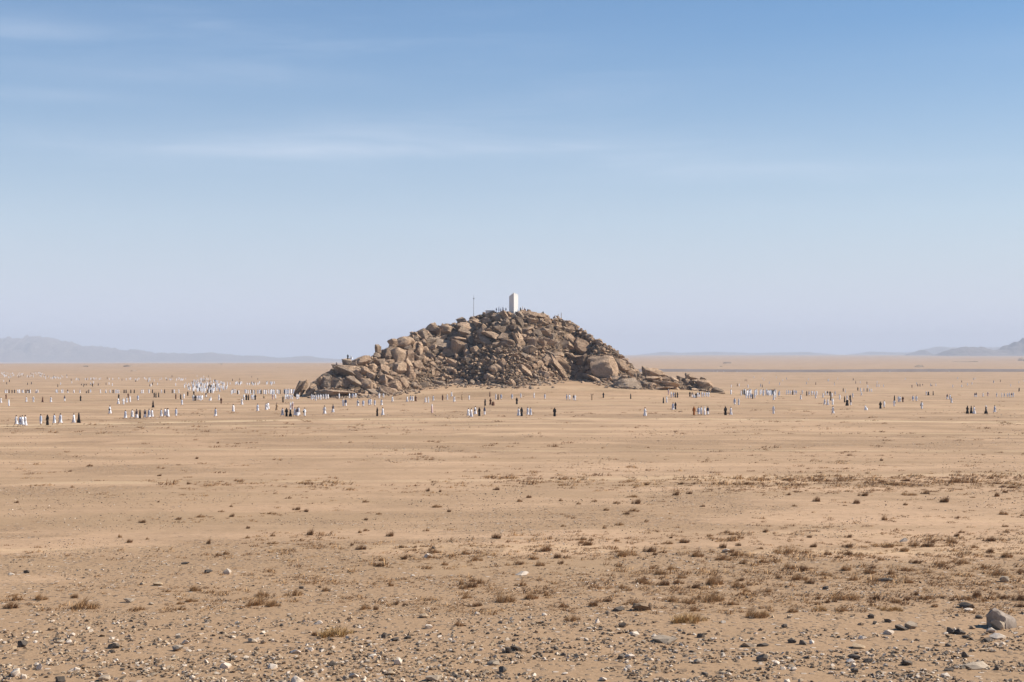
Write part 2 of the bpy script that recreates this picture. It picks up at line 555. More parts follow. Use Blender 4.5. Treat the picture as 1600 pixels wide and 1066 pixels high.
M_TANC = plain_mat('tan_cloth', (0.40, 0.28, 0.17), 0.9, 0.12, 5, 0.3)
M_PINK = plain_mat('pale_pink_cloth', (0.62, 0.45, 0.42), 0.9, 0.1, 5, 0.3)
M_SKIN = plain_mat('skin', (0.30, 0.17, 0.105), 0.6, 0.12, 9, 0.05, 0.35)
M_HAIR = plain_mat('hair', (0.018, 0.014, 0.012), 0.6, 0.2, 20, 0.3)
M_EYE = plain_mat('eye', (0.02, 0.018, 0.016), 0.3, 0.1, 9, 0.0, 0.5)
M_PLASTER = plain_mat('white_plaster', (0.72, 0.705, 0.665), 0.8, 0.05, 0.9, 0.08)
M_PLASTERG = plain_mat('grey_plaster', (0.52, 0.51, 0.49), 0.85, 0.08, 0.9, 0.1)
M_METAL = plain_mat('galvanised_steel', (0.34, 0.35, 0.36), 0.5, 0.08, 3, 0.05, 0.5)
M_BAG = plain_mat('dark_bag', (0.025, 0.022, 0.022), 0.7, 0.2, 5, 0.2)

# ------------------------------------------------------------------ ground sheet
def build_ground():
    Dn = np.concatenate([np.exp(np.linspace(math.log(1.0), math.log(38), 40))[:-1],
                         np.exp(np.linspace(math.log(38), math.log(720), 430))[:-1],
                         np.exp(np.linspace(math.log(720), math.log(20800), 180))])
    a1 = np.linspace(-24, 24, 420)
    side = np.linspace(24, 336, 90)[1:-1]
    az = np.radians(np.concatenate([a1, side]))
    A, D = np.meshgrid(az, Dn)
    Xg, Yg = D * np.sin(A), D * np.cos(A)
    Zg = ground_z(Xg, Yg)
    # small raised hummocks of blown sand near the eye
    V = np.stack([Xg, Yg, Zg], -1).reshape(-1, 3)
    nr, nc = A.shape
    i = np.arange(nr - 1)[:, None] * nc
    j = np.arange(nc)[None, :]
    j2 = (j + 1) % nc
    Q = np.stack([i + j, i + j2, i + nc + j2, i + nc + j], -1).reshape(-1, 4)[:, ::-1]
    centre = len(V)
    V = np.vstack([V, [[0, 0, EYE - 10.0]]])
    me = np_mesh('ground', V, Q, [M_SAND], None, R(60))
    bm = bmesh.new(); bm.from_mesh(me); bm.verts.ensure_lookup_table()
    for k in range(nc):
        bm.faces.new((bm.verts[centre], bm.verts[(k + 1) % nc], bm.verts[k]))
    for f in bm.faces:
        f.smooth = True
    bmesh.ops.recalc_face_normals(bm, faces=bm.faces)
    bm.to_mesh(me); bm.free()
    o = link('ground', me)
    tag(o, kind='structure')


build_ground()


def mound_mesh(M, name, mat, na, nf, nb):
    px = np.linspace(M.p0, M.p1, na)
    yf, yc, zc = M.cols(px)
    uf = np.linspace(-0.02, 1, nf); ub = np.linspace(0, 0.995, nb)[1:]
    Yg = np.concatenate([yf[None] + (yc - yf)[None] * uf[:, None], yc[None] + M.back * ub[:, None]], 0)
    Xg = (px[None] - 800) / F * Yg
    Zg = M.z(Xg, Yg)
    Zg = Zg - 0.45 * np.clip((Zg - ground_z(Xg, Yg)) / 3, 0, 1)
    nr, nc = Yg.shape
    i = np.arange(nr - 1)[:, None] * nc; j = np.arange(nc - 1)[None]
    Q = np.stack([i + j, i + j + 1, i + nc + j + 1, i + nc + j], -1).reshape(-1, 4)
    return np_mesh(name, np.stack([Xg, Yg, Zg], -1).reshape(-1, 3), Q, [mat], None, R(38))


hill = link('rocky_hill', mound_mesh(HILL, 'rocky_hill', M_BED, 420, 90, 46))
tag(hill, 'steep tan granite hill of piled boulders rising from the desert plain', kind='structure')

crop = link('rock_outcrop', None)
crop_x, crop_y, _ = trace(ground_z, 1045, 609)
crop.location = (float(crop_x[0]), float(crop_y[0]), float(ground_z(crop_x, crop_y)[0]))
tag(crop, 'low outcrop of grey brown boulders at the right foot of the hill', 'rock outcrop')
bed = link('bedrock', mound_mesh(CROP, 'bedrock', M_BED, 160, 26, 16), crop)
bed.matrix_parent_inverse = Matrix.Translation(crop.location).inverted()

# ------------------------------------------------------------------ rock shapes
def ico(sub):
    bm = bmesh.new()
    bmesh.ops.create_icosphere(bm, subdivisions=sub, radius=1)
    bm.verts.ensure_lookup_table()
    V = np.array([v.co[:] for v in bm.verts]); T = np.array([[v.index for v in f.verts] for f in bm.faces])
    bm.free()
    return V, T


ICO = {k: ico(k) for k in (1, 2, 3, 4)}


def n3(V, s, seed):
    return (vnoise(V[:, 0] * s + 7.3, V[:, 1] * s + V[:, 2] * s * 0.6, seed) + vnoise(V[:, 1] * s + 3.1, V[:, 2] * s - V[:, 0] * s * 0.5, seed + 1)) * 0.5


def rock_shape(sub, seed, cuts, dmin, dmax, rough):
    r = np.random.default_rng(seed)
    V, T = ICO[sub]
    V = V.copy()
    for _ in range(cuts):
        n = r.normal(size=3); n /= np.linalg.norm(n)
        d = r.uniform(dmin, dmax)
        s = np.maximum(0, V @ n - d)
        V -= s[:, None] * n * 0.96
    U = V / np.linalg.norm(V, axis=1)[:, None]
    V = V * (1 + rough * n3(U, 1.6, seed) + rough * 0.5 * n3(U, 4.2, seed + 5))[:, None]
    if sub >= 4:
        V = V * (1 + rough * 0.22 * n3(U, 9.0, seed + 9))[:, None]
    lo, hi = V.min(0), V.max(0)
    V = (V - (lo + hi) / 2) / ((hi - lo) / 2)
    return V, T


def hull_shape(seed, npts, cuts, rough):
    r = np.random.default_rng(seed)
    bm = bmesh.new()
    for _ in range(npts):
        n = r.normal(size=3); n /= np.linalg.norm(n)
        n *= r.uniform(0.8, 1.0)
        bm.verts.new(n * np.array([1.0, 0.85, 0.8]))
    h = bmesh.ops.convex_hull(bm, input=bm.verts[:])
    bmesh.ops.delete(bm, geom=[v for v in bm.verts if not v.link_faces], context='VERTS')
    if cuts:
        bmesh.ops.subdivide_edges(bm, edges=bm.edges[:], cuts=cuts, use_grid_fill=True)
    bmesh.ops.triangulate(bm, faces=bm.faces[:])
    bm.verts.index_update()
    V = np.array([v.co[:] for v in bm.verts]); T = np.array([[v.index for v in f.verts] for f in bm.faces])
    bm.free()
    if rough:
        V = V * (1 + rough * n3(V, 2.2, seed) + rough * 0.6 * n3(V, 6.0, seed + 3))[:, None]
    lo, hi = V.min(0), V.max(0)
    return (V - (lo + hi) / 2) / ((hi - lo) / 2), T


def hull_mesh(name, seed, npts, cuts, rough, mat, ang=24):
    V, T = hull_shape(seed, npts, cuts, rough)
    return np_mesh(name, V, T, [mat], None, R(ang))


def rock_mesh(name, sub, seed, cuts, dmin, dmax, rough, mat, ang=32):
    V, T = rock_shape(sub, seed, cuts, dmin, dmax, rough)
    return np_mesh(name, V, T, [mat], None, R(ang))


ANG = [(hull_mesh('boulder_angular', 100 + i, 11 + i % 5, 4, 0.15, M_ROCK), hull_mesh('boulder_angular_grey', 300 + i, 11 + i % 5, 4, 0.15, M_GREY)) for i in range(16)]
RND = [(rock_mesh('boulder_round', 4, 200 + i, 9, 0.5, 0.9, 0.16, M_ROCK, 34), rock_mesh('boulder_round_grey', 4, 400 + i, 9, 0.5, 0.9, 0.16, M_GREY, 34)) for i in range(10)]
RUB = [hull_shape(500 + i, 13, 1, 0.10) for i in range(14)]

# named boulders: photo x, photo y, width, height, tilt in degrees (positive leans up to the right), type r/a, tone t/g
B = [(466, 606, 9, 24, -28, 'a', 'g'), (474, 606, 8, 24, -30, 'a', 't'), (485, 616, 10, 26, -48, 'a', 'g'), (500, 601, 9, 24, -15, 'a', 't'), (509, 601, 14, 20, 0, 'r', 'g'), (507, 590, 14, 11, 15, 'r', 't'),
     (523, 600, 18, 20, -8, 'a', 'g'), (539, 602, 16, 19, 5, 'r', 't'), (537, 583, 42, 17, -6, 'a', 'g'), (541, 576, 40, 9, -8, 'a', 't'), (560, 590, 22, 11, -42, 'a', 't'), (558, 601, 36, 13, -26, 'a', 'g'),
     (543, 566, 14, 12, -15, 'a', 'g'), (564, 567, 28, 15, 14, 'r', 't'), (554, 571, 12, 9, 0, 'a', 'g'), (571, 583, 22, 13, -48, 'a', 't'), (582, 590, 26, 14, -52, 'a', 't'), (582, 575, 15, 12, -20, 'a', 't'),
     (590, 546, 9, 14, 8, 'a', 'g'), (603, 557, 16, 20, 0, 'r', 'g'), (620, 560, 23, 27, -6, 'r', 't'), (600, 578, 15, 15, -30, 'a', 't'), (598, 597, 11, 20, -12, 'a', 't'), (623, 579, 21, 23, 0, 'r', 't'),
     (615, 604, 22, 18, -10, 'r', 't'), (606, 612, 30, 12, -18, 'a', 't'), (581, 612, 32, 12, -24, 'a', 'g'), (533, 615, 62, 9, 0, 'a', 't'), (566, 618, 26, 6, -4, 'a', 't'), (630, 538, 31, 19, 4, 'r', 't'),
     (613, 537, 13, 13, 0, 'r', 't'), (639, 560, 16, 23, -8, 'a', 't'), (648, 543, 9, 18, -10, 'a', 't'), (655, 551, 10, 19, -8, 'a', 't'), (663, 547, 12, 11, 0, 'r', 't'), (662, 561, 12, 14, 0, 'r', 't'),
     (658, 526, 17, 19, 10, 'a', 'g'), (647, 531, 13, 9, 0, 'a', 'g'), (677, 517, 22, 19, 0, 'a', 't'), (672, 534, 16, 12, 0, 'a', 'g'), (684, 532, 16, 10, -15, 'a', 'g'), (702, 518, 28, 18, -6, 'r', 't'),
     (691, 542, 34, 27, 0, 'a', 'g'), (718, 547, 24, 28, 0, 'a', 't'), (721, 500, 13, 8, 0, 'a', 'g'), (734, 515, 34, 16, -38, 'a', 't'), (728, 522, 26, 11, -38, 'a', 'g'), (724, 533, 38, 9, -16, 'a', 't'),
     (641, 585, 15, 27, -4, 'r', 't'), (645, 603, 15, 11, 0, 'r', 'g'), (661, 603, 15, 10, 0, 'r', 'g'), (628, 600, 17, 17, -25, 'a', 't'), (684, 598, 20, 8, -6, 'a', 'g'), (715, 597, 22, 8, 4, 'a', 't'),
     (708, 569, 20, 11, -38, 'a', 't'), (704, 578, 16, 8, -22, 'a', 't'), (732, 567, 9, 15, 8, 'r', 'g'), (765, 491, 17, 10, 0, 'a', 'g'), (777, 497, 15, 11, 0, 'r', 'g'), (790, 505, 13, 13, 0, 'r', 'g'),
     (775, 507, 12, 10, 0, 'a', 'g'), (796, 492, 11, 9, 0, 'r', 't'), (763, 502, 15, 10, -10, 'a', 'g'), (787, 517, 25, 12, -10, 'a', 'g'), (750, 507, 26, 10, -42, 'a', 't'), (772, 526, 38, 11, -20, 'a', 't'),
     (793, 537, 23, 14, -12, 'r', 't'), (807, 534, 28, 8, -58, 'a', 't'), (816, 534, 30, 7, -56, 'a', 't'), (778, 540, 16, 9, -15, 'r', 't'), (758, 533, 24, 11, -38, 'a', 'g'), (820, 517, 26, 7, 22, 'a', 't'),
     (838, 521, 16, 9, 0, 'a', 'g'), (830, 536, 15, 15, 0, 'a', 't'), (846, 536, 14, 15, 0, 'a', 't'), (832, 503, 16, 12, 0, 'a', 't'), (775, 577, 20, 15, -30, 'r', 't'), (787, 571, 17, 10, -25, 'r', 't'),
     (766, 590, 18, 11, 0, 'r', 't'), (822, 581, 28, 9, -46, 'a', 't'), (829, 561, 20, 10, -40, 'a', 't'), (742, 549, 16, 14, -30, 'a', 't'), (824, 491, 28, 8, -3, 'r', 't'), (842, 494, 20, 7, -10, 'r', 't'),
     (942, 578, 42, 37, -14, 'r', 't'), (915, 547, 38, 19, -40, 'r', 't'), (931, 564, 23, 13, -10, 'r', 't'), (912, 566, 18, 23, -20, 'r', 't'), (880, 572, 40, 15, -50, 'a', 't'), (870, 574, 38, 9, -55, 'a', 't'),
     (862, 571, 34, 9, -56, 'a', 'g'), (858, 537, 21, 14, 0, 'a', 't'), (870, 541, 9, 16, 0, 'a', 'g'), (880, 540, 13, 16, -12, 'a', 't'), (890, 543, 12, 14, -20, 'a', 't'), (881, 506, 18, 10, -12, 'a', 'g'),
     (868, 506, 18, 7, -55, 'a', 't'), (969, 573, 27, 19, -26, 'r', 't'), (936, 535, 14, 9, -20, 'a', 't'), (932, 594, 28, 6, -28, 'a', 't'), (860, 553, 22, 8, -25, 'a', 'g'), (900, 577, 22, 9, -35, 'a', 't'),
     (848, 520, 22, 14, 0, 'a', 't'), (921, 588, 20, 8, -20, 'a', 't'), (844, 571, 18, 12, -35, 'a', 't'), (850, 585, 16, 10, -20, 'a', 't')]
BC = [(982, 602, 37, 17, -4, 'r', 'g'), (1003, 602, 22, 14, -6, 'r', 'g'), (1022, 583, 38, 15, -8, 'r', 't'), (1009, 582, 14, 18, -10, 'a', 'g'), (1043, 602, 38, 9, -2, 'r', 't'), (1030, 607, 44, 4, 0, 'a', 't'),
      (1052, 594, 18, 10, -10, 'r', 't'), (1075, 598, 15, 12, 0, 'r', 't'), (1081, 591, 20, 8, -10, 'a', 't'), (1074, 586, 8, 6, 0, 'a', 'g'), (1098, 592, 11, 7, 10, 'a', 'g'), (1102, 602, 27, 18, -16, 'r', 't'),
      (1122, 611, 21, 11, -8, 'r', 'g'), (1064, 601, 10, 10, 0, 'a', 'g'), (968, 594, 18, 12, 0, 'a', 't'), (1016, 592, 30, 8, -4, 'r', 't'), (966, 607, 14, 6, -20, 'a', 'g'), (1088, 604, 9, 8, 0, 'a', 'g'),
      (1052, 606, 24, 5, -4, 'a', 't'), (1062, 592, 10, 9, 0, 'a', 'g'), (955, 604, 16, 7, 0, 'a', 'g'), (946, 606, 10, 5, 12, 'a', 'g'), (1038, 592, 20, 7, 0, 'r', 't')]


def locate(M, px, py):
    """points on the mound under photo points; points above its skyline go to the crest"""
    fn = lambda x, y: np.maximum(M.z(x, y), ground_z(x, y))
    x, y, z = trace(fn, px, py, 400, 640, 420)
    px = np.asarray(px, float); py = np.asarray(py, float)
    _, yc, _ = M.cols(px)
    miss = np.isnan(y)
    y = np.where(miss, yc, y)
    x = np.where(miss, (px - 800) / F * yc, x)
    z = np.where(miss, EYE - (py - HZ) / F * yc, z)
    return x, y, z


def place_boulder(parent, pinv, x, y, z, w, h, tilt, typ, tone, k):
    s = y / F
    W, H = w * s / 2, h * s / 2
    D = random.uniform(0.75, 1.05) * math.sqrt(W * max(H, 0.6 * W))
    pool = RND if typ == 'r' else ANG
    me = pool[k % len(pool)][0 if tone == 't' else 1]
    o = link('boulder', me, parent)
    o.matrix_parent_inverse = pinv
    o.scale = (W * 1.06, D, H * 1.06)
    o.rotation_euler = Euler((random.uniform(-0.35, 0.35), R(-tilt) + random.uniform(-0.05, 0.05), random.uniform(-0.35, 0.35)), 'YXZ')
    o.location = (x, y + 0.25 * D, z)
    return o


def fill_list(M, fixed, box, sizes, sizefn, seed):
    """loose packing of further rocks in the gaps, biggest first"""
    r = np.random.default_rng(seed)
    cx = [b[0] for b in fixed]; cy = [b[1] for b in fixed]; cr = [0.42 * math.sqrt(b[2] * b[3]) for b in fixed]
    out = []
    for (size, tries) in sizes:
        px = r.uniform(box[0], box[1], tries); py = r.uniform(box[2], box[3], tries)
        x, y, z = trace(lambda a, b: np.maximum(M.z(a, b), ground_z(a, b)), px, py, 400, 640, 420)
        ok = ~np.isnan(y)
        ok &= np.where(ok, M.z(np.nan_to_num(x), np.nan_to_num(y, nan=500)) > ground_z(np.nan_to_num(x), np.nan_to_num(y, nan=500)) + 0.05, False)
        for i in np.nonzero(ok)[0]:
            lim = sizefn(px[i], py[i])
            if size > lim * 1.25:
                continue
            sz = size * r.uniform(0.8, 1.2)
            d = np.hypot(np.array(cx) - px[i], np.array(cy) - py[i])
            if (d < 0.72 * (np.array(cr) + sz * 0.42)).any():
                continue
            asp = r.uniform(0.38, 0.95)
            dl = r.uniform(-1.8, 1.2) * min(1.0, sz / 9.0)
            kk = 1 + dl / y[i]
            out.append((x[i] * kk, y[i] * kk, EYE + (z[i] - EYE) * kk, sz * 1.1, sz * 1.1 * asp, r.normal(-18, 26), 'r' if r.random() < 0.12 else 'a', 'g' if r.random() < 0.38 else 't'))
            cx.append(px[i]); cy.append(py[i]); cr.append(sz * 0.42)
    return out


def hill_size(px, py):
    n = 0.5 + 0.5 * float(vnoise(px / 23.0, py / 17.0, 77))
    n = n ** 1.4
    if px < 640:
        return 11 + 18 * n
    if py > 556 and 655 < px < 850:
        return 5.5 + 5 * n
    if px > 905 and py < 560 + (px - 905) * 0.25:
        return 5 + 5 * n
    if px > 850:
        return 7 + 20 * n
    return 6 + 18 * n


hinv = Matrix.Identity(4)
bx, by, bz = locate(HILL, [b[0] for b in B], [b[1] for b in B])
fills = fill_list(HILL, B, (470, 1010, 482, 624), [(24, 500), (18, 900), (13, 1500), (9.5, 2000), (7, 3000), (5, 4200), (3.6, 5200), (2.6, 4500)], hill_size, 5)
fills.sort(key=lambda f: -f[3] * f[4])
for i, b in enumerate(B):
    place_boulder(hill, hinv, float(bx[i]), float(by[i]), float(bz[i]), b[2] * 1.16, b[3] * 1.16, *b[4:7], i * 3 + 1)
n_part = 300 - len(B) - 1
for i, f in enumerate(fills[:n_part]):
    place_boulder(hill, hinv, f[0], f[1], f[2], f[3], f[4], f[5], f[6], f[7], i * 5 + 2)

cinv = Matrix.Translation(crop.location).inverted()
cx_, cy_, cz_ = locate(CROP, [b[0] for b in BC], [b[1] for b in BC])
for i, b in enumerate(BC):
    place_boulder(crop, cinv, float(cx_[i]), float(cy_[i]), float(cz_[i]), *b[2:7], i * 7 + 3)
cfill = fill_list(CROP, BC, (945, 1136, 578, 618), [(9, 250), (6, 600), (4, 1200), (2.8, 1400)], lambda a, b: 12, 8)
cfill.sort(key=lambda f: -f[3] * f[4])
for i, f in enumerate(cfill[:36]):
    place_boulder(crop, cinv, f[0], f[1], f[2], f[3], f[4], f[5], f[6], f[7], i * 5 + 2)


def batch_rocks(items, shapes, mats, name, ang=30):
    """items: (x, y, z, rx, ry, rz half sizes, euler, material index) joined into one mesh"""
    Vs, Ts, Ms = [], [], []
    off = 0
    for k, (x, y, z, sx, sy, sz, eu, mi) in enumerate(items):
        V, T = shapes[k % len(shapes)]
        Rm = np.array(eu.to_matrix())
        W = (V * np.array([sx, sy, sz])) @ Rm.T + np.array([x, y, z])
        Vs.append(W); Ts.append(T + off); Ms.append(np.full(len(T), mi)); off += len(V)
    return np_mesh(name, np.concatenate(Vs), np.concatenate(Ts), mats, np.concatenate(Ms), R(ang))


def rub_items(fl):
    it = []
    for f in fl:
        s = f[1] / F
        W, H = f[3] * s / 2, f[4] * s / 2
        it.append((f[0], f[1] + 0.2 * W, f[2], W, random.uniform(0.7, 1.0) * W, H, Euler((random.uniform(-0.3, 0.3), R(-f[5]), random.uniform(-3, 3)), 'YXZ'), 0 if f[7] == 't' else 1))
    return it


items = rub_items(fills[n_part:])
# rubble over the crest, the flanks and the far side too
for _ in range(2600):
    pxr = random.uniform(482, 1008)
    yf, yc, zc = (float(v) for v in HILL.cols(pxr))
    y = random.uniform(yc - 3, yc + HILL.back * 0.8)
    x = (pxr - 800) / F * y
    z = float(HILL.z(x, y))
    if z < float(ground_z(x, y)):
        continue
    W = random.choice((0.4, 0.6, 0.6, 0.8, 1.2)) * random.uniform(0.7, 1.3)
    it_h = W * random.uniform(0.5, 0.9)
    items.append((x, y, z + 0.1 * W, W, W * random.uniform(0.7, 1), it_h, Euler((random.uniform(-0.4, 0.4), random.uniform(-0.5, 0.5), random.uniform(-3, 3))), random.random() < 0.4))
o = link('rubble', batch_rocks(items, RUB, [M_ROCK, M_GREY], 'rubble'), hill)
tag(o, kind='stuff')
o = link('rubble', batch_rocks(rub_items(cfill[36:]), RUB, [M_ROCK, M_GREY], 'rubble'), crop)
o.matrix_parent_inverse = cinv
tag(o, kind='stuff')

# loose stones strewn over the sand apron below the hill
it = []
qx = rng.uniform(482, 1010, 1700)
qyf = HILL.cols(qx)[0] - np.abs(rng.normal(0, 5.0, 1700)) - 0.3 + 1.5 * rng.random(1700)
qxx = (qx - 800) / F * qyf
qz = ground_z(qxx, qyf)
for i in range(len(qx)):
    W = 0.09 + 0.75 * random.random() ** 4
    it.append((qxx[i], qyf[i], qz[i] + 0.2 * W, W, W * random.uniform(0.7, 1), W * random.uniform(0.4, 0.8), Euler((0, random.uniform(-0.4, 0.4), random.uniform(-3, 3))), random.random() < 0.4))
o = link('scree', batch_rocks(it, [rock_shape(1, 900 + i, 5, 0.5, 0.8, 0.1) for i in range(6)], [M_ROCK, M_GREY], 'scree'))
tag(o, kind='stuff')

# ------------------------------------------------------------------ far knolls, mountains, road
def far_point(px, py):
    x, y, z = trace(ground_z, px, py)
    return float(x[0]), float(y[0]), float(z[0])


for k, (px, py, w, h, lab) in enumerate(((133, 573, 11, 2.2, 'small dark rock knoll far out on the plain, leftmost on the horizon'), (200, 573, 18, 3.2, 'dark flat rock knoll left of the hill, largest of the far left ones'),
                                         (208, 580, 11, 1.8, 'thin dark rock ledge just in front of the largest far left knoll'), (346, 569.5, 5, 2.5, 'tiny dark rock bump on horizon midway between left edge and hill'),
                                         (1137, 568, 15, 3, 'small dark knoll on the far plain right of the hill, above the outcrop'), (1128, 573, 6, 1.5, 'tiny dark rock ledge below the small knoll right of the hill'),
                                         (1086, 580, 22, 2.6, 'low dark rock ridge behind right end of the outcrop'), (1437, 574, 20, 4.5, 'brown stony knoll standing just beyond the dark embankment at right'),
                                         (1515, 565.5, 52, 1.8, 'long thin dark rock ridge on the far plain at right'), (1599, 564, 16, 6, 'dark pointed rock knoll on the far plain at the right edge'))):
    x, y, z = far_point(px, py)
    s = y / F
    o = link('rock_knoll', rock_mesh('rock_knoll', 3, 700 + k, 8, 0.45, 0.8, 0.25, M_GREY), None, (x, y + w * s * 0.3, z - h * s * 0.15))
    o.scale = (w * s / 2, w * s * 0.3, h * s)
    tag(o, lab, 'rock knoll', 'dark rock knolls on the far plain')


def ridge(name, pts, D, depth, seed, rough, label):
    px = np.linspace(pts[0][0], pts[-1][0], 220)
    cy = np.interp(px, [p[0] for p in pts], [p[1] for p in pts])
    xc = (px - 800) / F * D
    zc = EYE - (cy - HZ) / F * D
    zb = ground_z(xc, np.full_like(xc, D)) - 4
    hh = np.maximum(zc - zb, 0.5)
    v = np.linspace(-1, 1, 33)
    Xg = np.repeat(xc[None], 33, 0)
    wid = depth * (0.35 + 0.65 * hh / hh.max())
    Yg = D + v[:, None] * wid[None]
    prof = (1 - np.abs(v)) ** 0.9
    nz = vnoise(Xg / (D * 0.012), Yg / (D * 0.012), seed) * 0.55 + vnoise(Xg / (D * 0.004), Yg / (D * 0.005), seed + 1) * 0.35 + vnoise(Xg / (D * 0.0018), Yg / (D * 0.002), seed + 2) * 0.15
    Zg = zb[None] + hh[None] * (prof[:, None] + rough * nz * (prof * (1.25 - prof))[:, None] + 0.10 * rough * vnoise(Xg / (D * 0.0022), 0 * Xg, seed + 3) * prof[:, None])
    nr, nc = Xg.shape
    i = np.arange(nr - 1)[:, None] * nc; j = np.arange(nc - 1)[None]
    Q = np.stack([i + j, i + j + 1, i + nc + j + 1, i + nc + j], -1).reshape(-1, 4)
    o = link(name, np_mesh(name, np.stack([Xg, Yg, Zg], -1).reshape(-1, 3), Q, [M_MTN], None, R(50)))
    tag(o, label, kind='structure')


ridge('mountain_range', [(-260, 560), (-180, 538), (-90, 533), (0, 529), (20, 530.5), (42, 525), (58, 526), (76, 527), (90, 533), (104, 536), (122, 537.5), (140, 541), (160, 541.5), (185, 546), (215, 548), (240, 552), (300, 554), (330, 552), (380, 556),
                         (440, 559), (480, 557), (540, 562), (600, 567)], 18300, 1500, 41, 0.9, 'pale blue hazy mountain range along the left horizon')
ridge('mountain_range', [(1468, 556), (1476, 550), (1488, 545), (1500, 541.5), (1508, 540.5), (1520, 541), (1531, 541), (1540, 544), (1552, 547), (1562, 545.5), (1574, 541), (1584, 535.5), (1591, 538), (1600, 532), (1625, 521), (1660, 530),
                         (1710, 526), (1780, 540), (1860, 557)], 11500, 900, 51, 0.9, 'blue grey rocky hills at the right horizon')
ridge('hill', [(1418, 554), (1430, 550), (1440, 546), (1448, 549), (1456, 554)], 13500, 350, 61, 0.8, 'small blue hazy cone hill left of the right hills')
ridge('mountain_range', [(1310, 556), (1360, 550), (1420, 551), (1465, 541.5), (1530, 543), (1600, 541), (1700, 538), (1850, 551), (1900, 558)], 19000, 1200, 71, 0.6, 'very faint mountain range behind the right hills')
ridge('mountain_range', [(960, 558), (1020, 552), (1040, 549.5), (1060, 551.5), (1110, 549.5), (1180, 552), (1260, 550), (1330, 556)], 19000, 1100, 81, 0.7, 'very faint low hills on the horizon right of the rocky hill')


def build_road():
    xs = np.linspace(-150, 900, 120)
    V, Q = [], []
    for x in xs:
        yb = 1800 + 0.09 * (x - 200)
        for (dy, dz) in ((-14, -0.6), (-6, 3.4), (6, 3.4), (14, -0.6)):
            V.append((x, yb + dy, float(ground_z(x, yb)) + dz + 0.25 * math.sin(x / 70)))
    for i in range(len(xs) - 1):
        for k in range(3):
            a = i * 4 + k
            Q.append((a, a + 4, a + 5, a + 1))
    o = link('road', np_mesh('road', np.array(V), np.array(Q), [M_ASPH]))
    tag(o, 'dark raised road embankment crossing the far plain at right', kind='structure')


build_road()

# ------------------------------------------------------------------ summit: pillar, mast, wall, posts
def bm_mesh(name, bm, mat):
    bmesh.ops.recalc_face_normals(bm, faces=bm.faces)
    me = bpy.data.meshes.new(name)
    bm.to_mesh(me); bm.free()
    for m in (mat if isinstance(mat, (list, tuple)) else [mat]):
        me.materials.append(m)
    return me


def prism(bm, base, tops):
    n = len(base)
    lo = [bm.verts.new(p) for p in base]; hi = [bm.verts.new(p) for p in tops]
    bm.faces.new(lo); bm.faces.new(hi)
    for i in range(n):
        bm.faces.new((lo[i], lo[(i + 1) % n], hi[(i + 1) % n], hi[i]))


def box_bm(cx, cy, cz, sx, sy, sz, bev=0.0):
    bm = bmesh.new()
    bmesh.ops.create_cube(bm, size=1)
    for v in bm.verts:
        v.co = Vector((cx + v.co.x * sx, cy + v.co.y * sy, cz + v.co.z * sz))
    if bev:
        bmesh.ops.bevel(bm, geom=bm.edges[:], offset=bev, segments=2, affect='EDGES')
    return bm


def tube(bm, pts, rads, n=8):
    rings = []
    for i, p in enumerate(pts):
        p = Vector(p)
        d = (Vector(pts[min(i + 1, len(pts) - 1)]) - Vector(pts[max(i - 1, 0)])).normalized()
        a = d.cross(Vector((0, 1, 0)) if abs(d.y) < 0.9 else Vector((1, 0, 0))).normalized()
        b = d.cross(a)
        rings.append([bm.verts.new(p + (a * math.cos(2 * math.pi * k / n) + b * math.sin(2 * math.pi * k / n)) * rads[i]) for k in range(n)])
    for r0, r1 in zip(rings, rings[1:]):
        for k in range(n):
            bm.faces.new((r0[k], r0[(k + 1) % n], r1[(k + 1) % n], r1[k]))
    bm.faces.new(rings[0]); bm.faces.new(rings[-1])


def summit(px, dy=0.0):
    yf, yc, zc = (float(v) for v in HILL.cols(px))
    y = yc + dy
    x = (px - 800) / F * y
    return x, y, max(float(HILL.z(x, y)), float(ground_z(x, y)))


px_, py_, pz_ = summit(802.6, 2.0)
s_pix = py_ / F
base_z = EYE - (487.5 - HZ) / F * py_
pil = link('pillar', None, None, (px_, py_, base_z))
tag(pil, 'white square plastered pillar with sloping top standing on the hill summit', 'pillar')
a = 1.62
hgt = (487.5 - 463.7) * s_pix
cs = [(0.05, -a, 0), (a, 0.05, 0), (-0.05, a, 0), (-a, -0.05, 0)]
bm = bmesh.new(); prism(bm, cs, [(c[0], c[1], hgt) for c in cs])
bmesh.ops.bevel(bm, geom=bm.edges[:], offset=0.04, segments=1, affect='EDGES')
link('shaft', bm_mesh('shaft', bm, M_PLASTER), pil)
lifts = [(487.5 - 457.6) * s_pix, (487.5 - 460.6) * s_pix, (487.5 - 461.5) * s_pix, hgt + 0.12]
k2 = 0.985
bm = bmesh.new(); prism(bm, [(c[0] * k2, c[1] * k2, hgt + 0.003) for c in cs], [(c[0] * k2, c[1] * k2, lifts[i]) for i, c in enumerate(cs)])
link('cap', bm_mesh('cap', bm, M_PLASTER), pil)
for lv in (1.15, 1.55):
    pass
bm = bmesh.new()
prism(bm, [(c[0] * 1.5, c[1] * 1.5, -1.6) for c in cs], [(c[0] * 1.5, c[1] * 1.5, -0.25) for c in cs])
bmesh.ops.bevel(bm, geom=bm.edges[:], offset=0.06, segments=1, affect='EDGES')
link('plinth', bm_mesh('plinth', bm, M_PLASTERG), pil)
bm = bmesh.new()
prism(bm, [(c[0] * 1.2, c[1] * 1.2, -0.247) for c in cs], [(c[0] * 1.2, c[1] * 1.2, 0.1) for c in cs])
link('step', bm_mesh('step', bm, M_PLASTERG), pil)

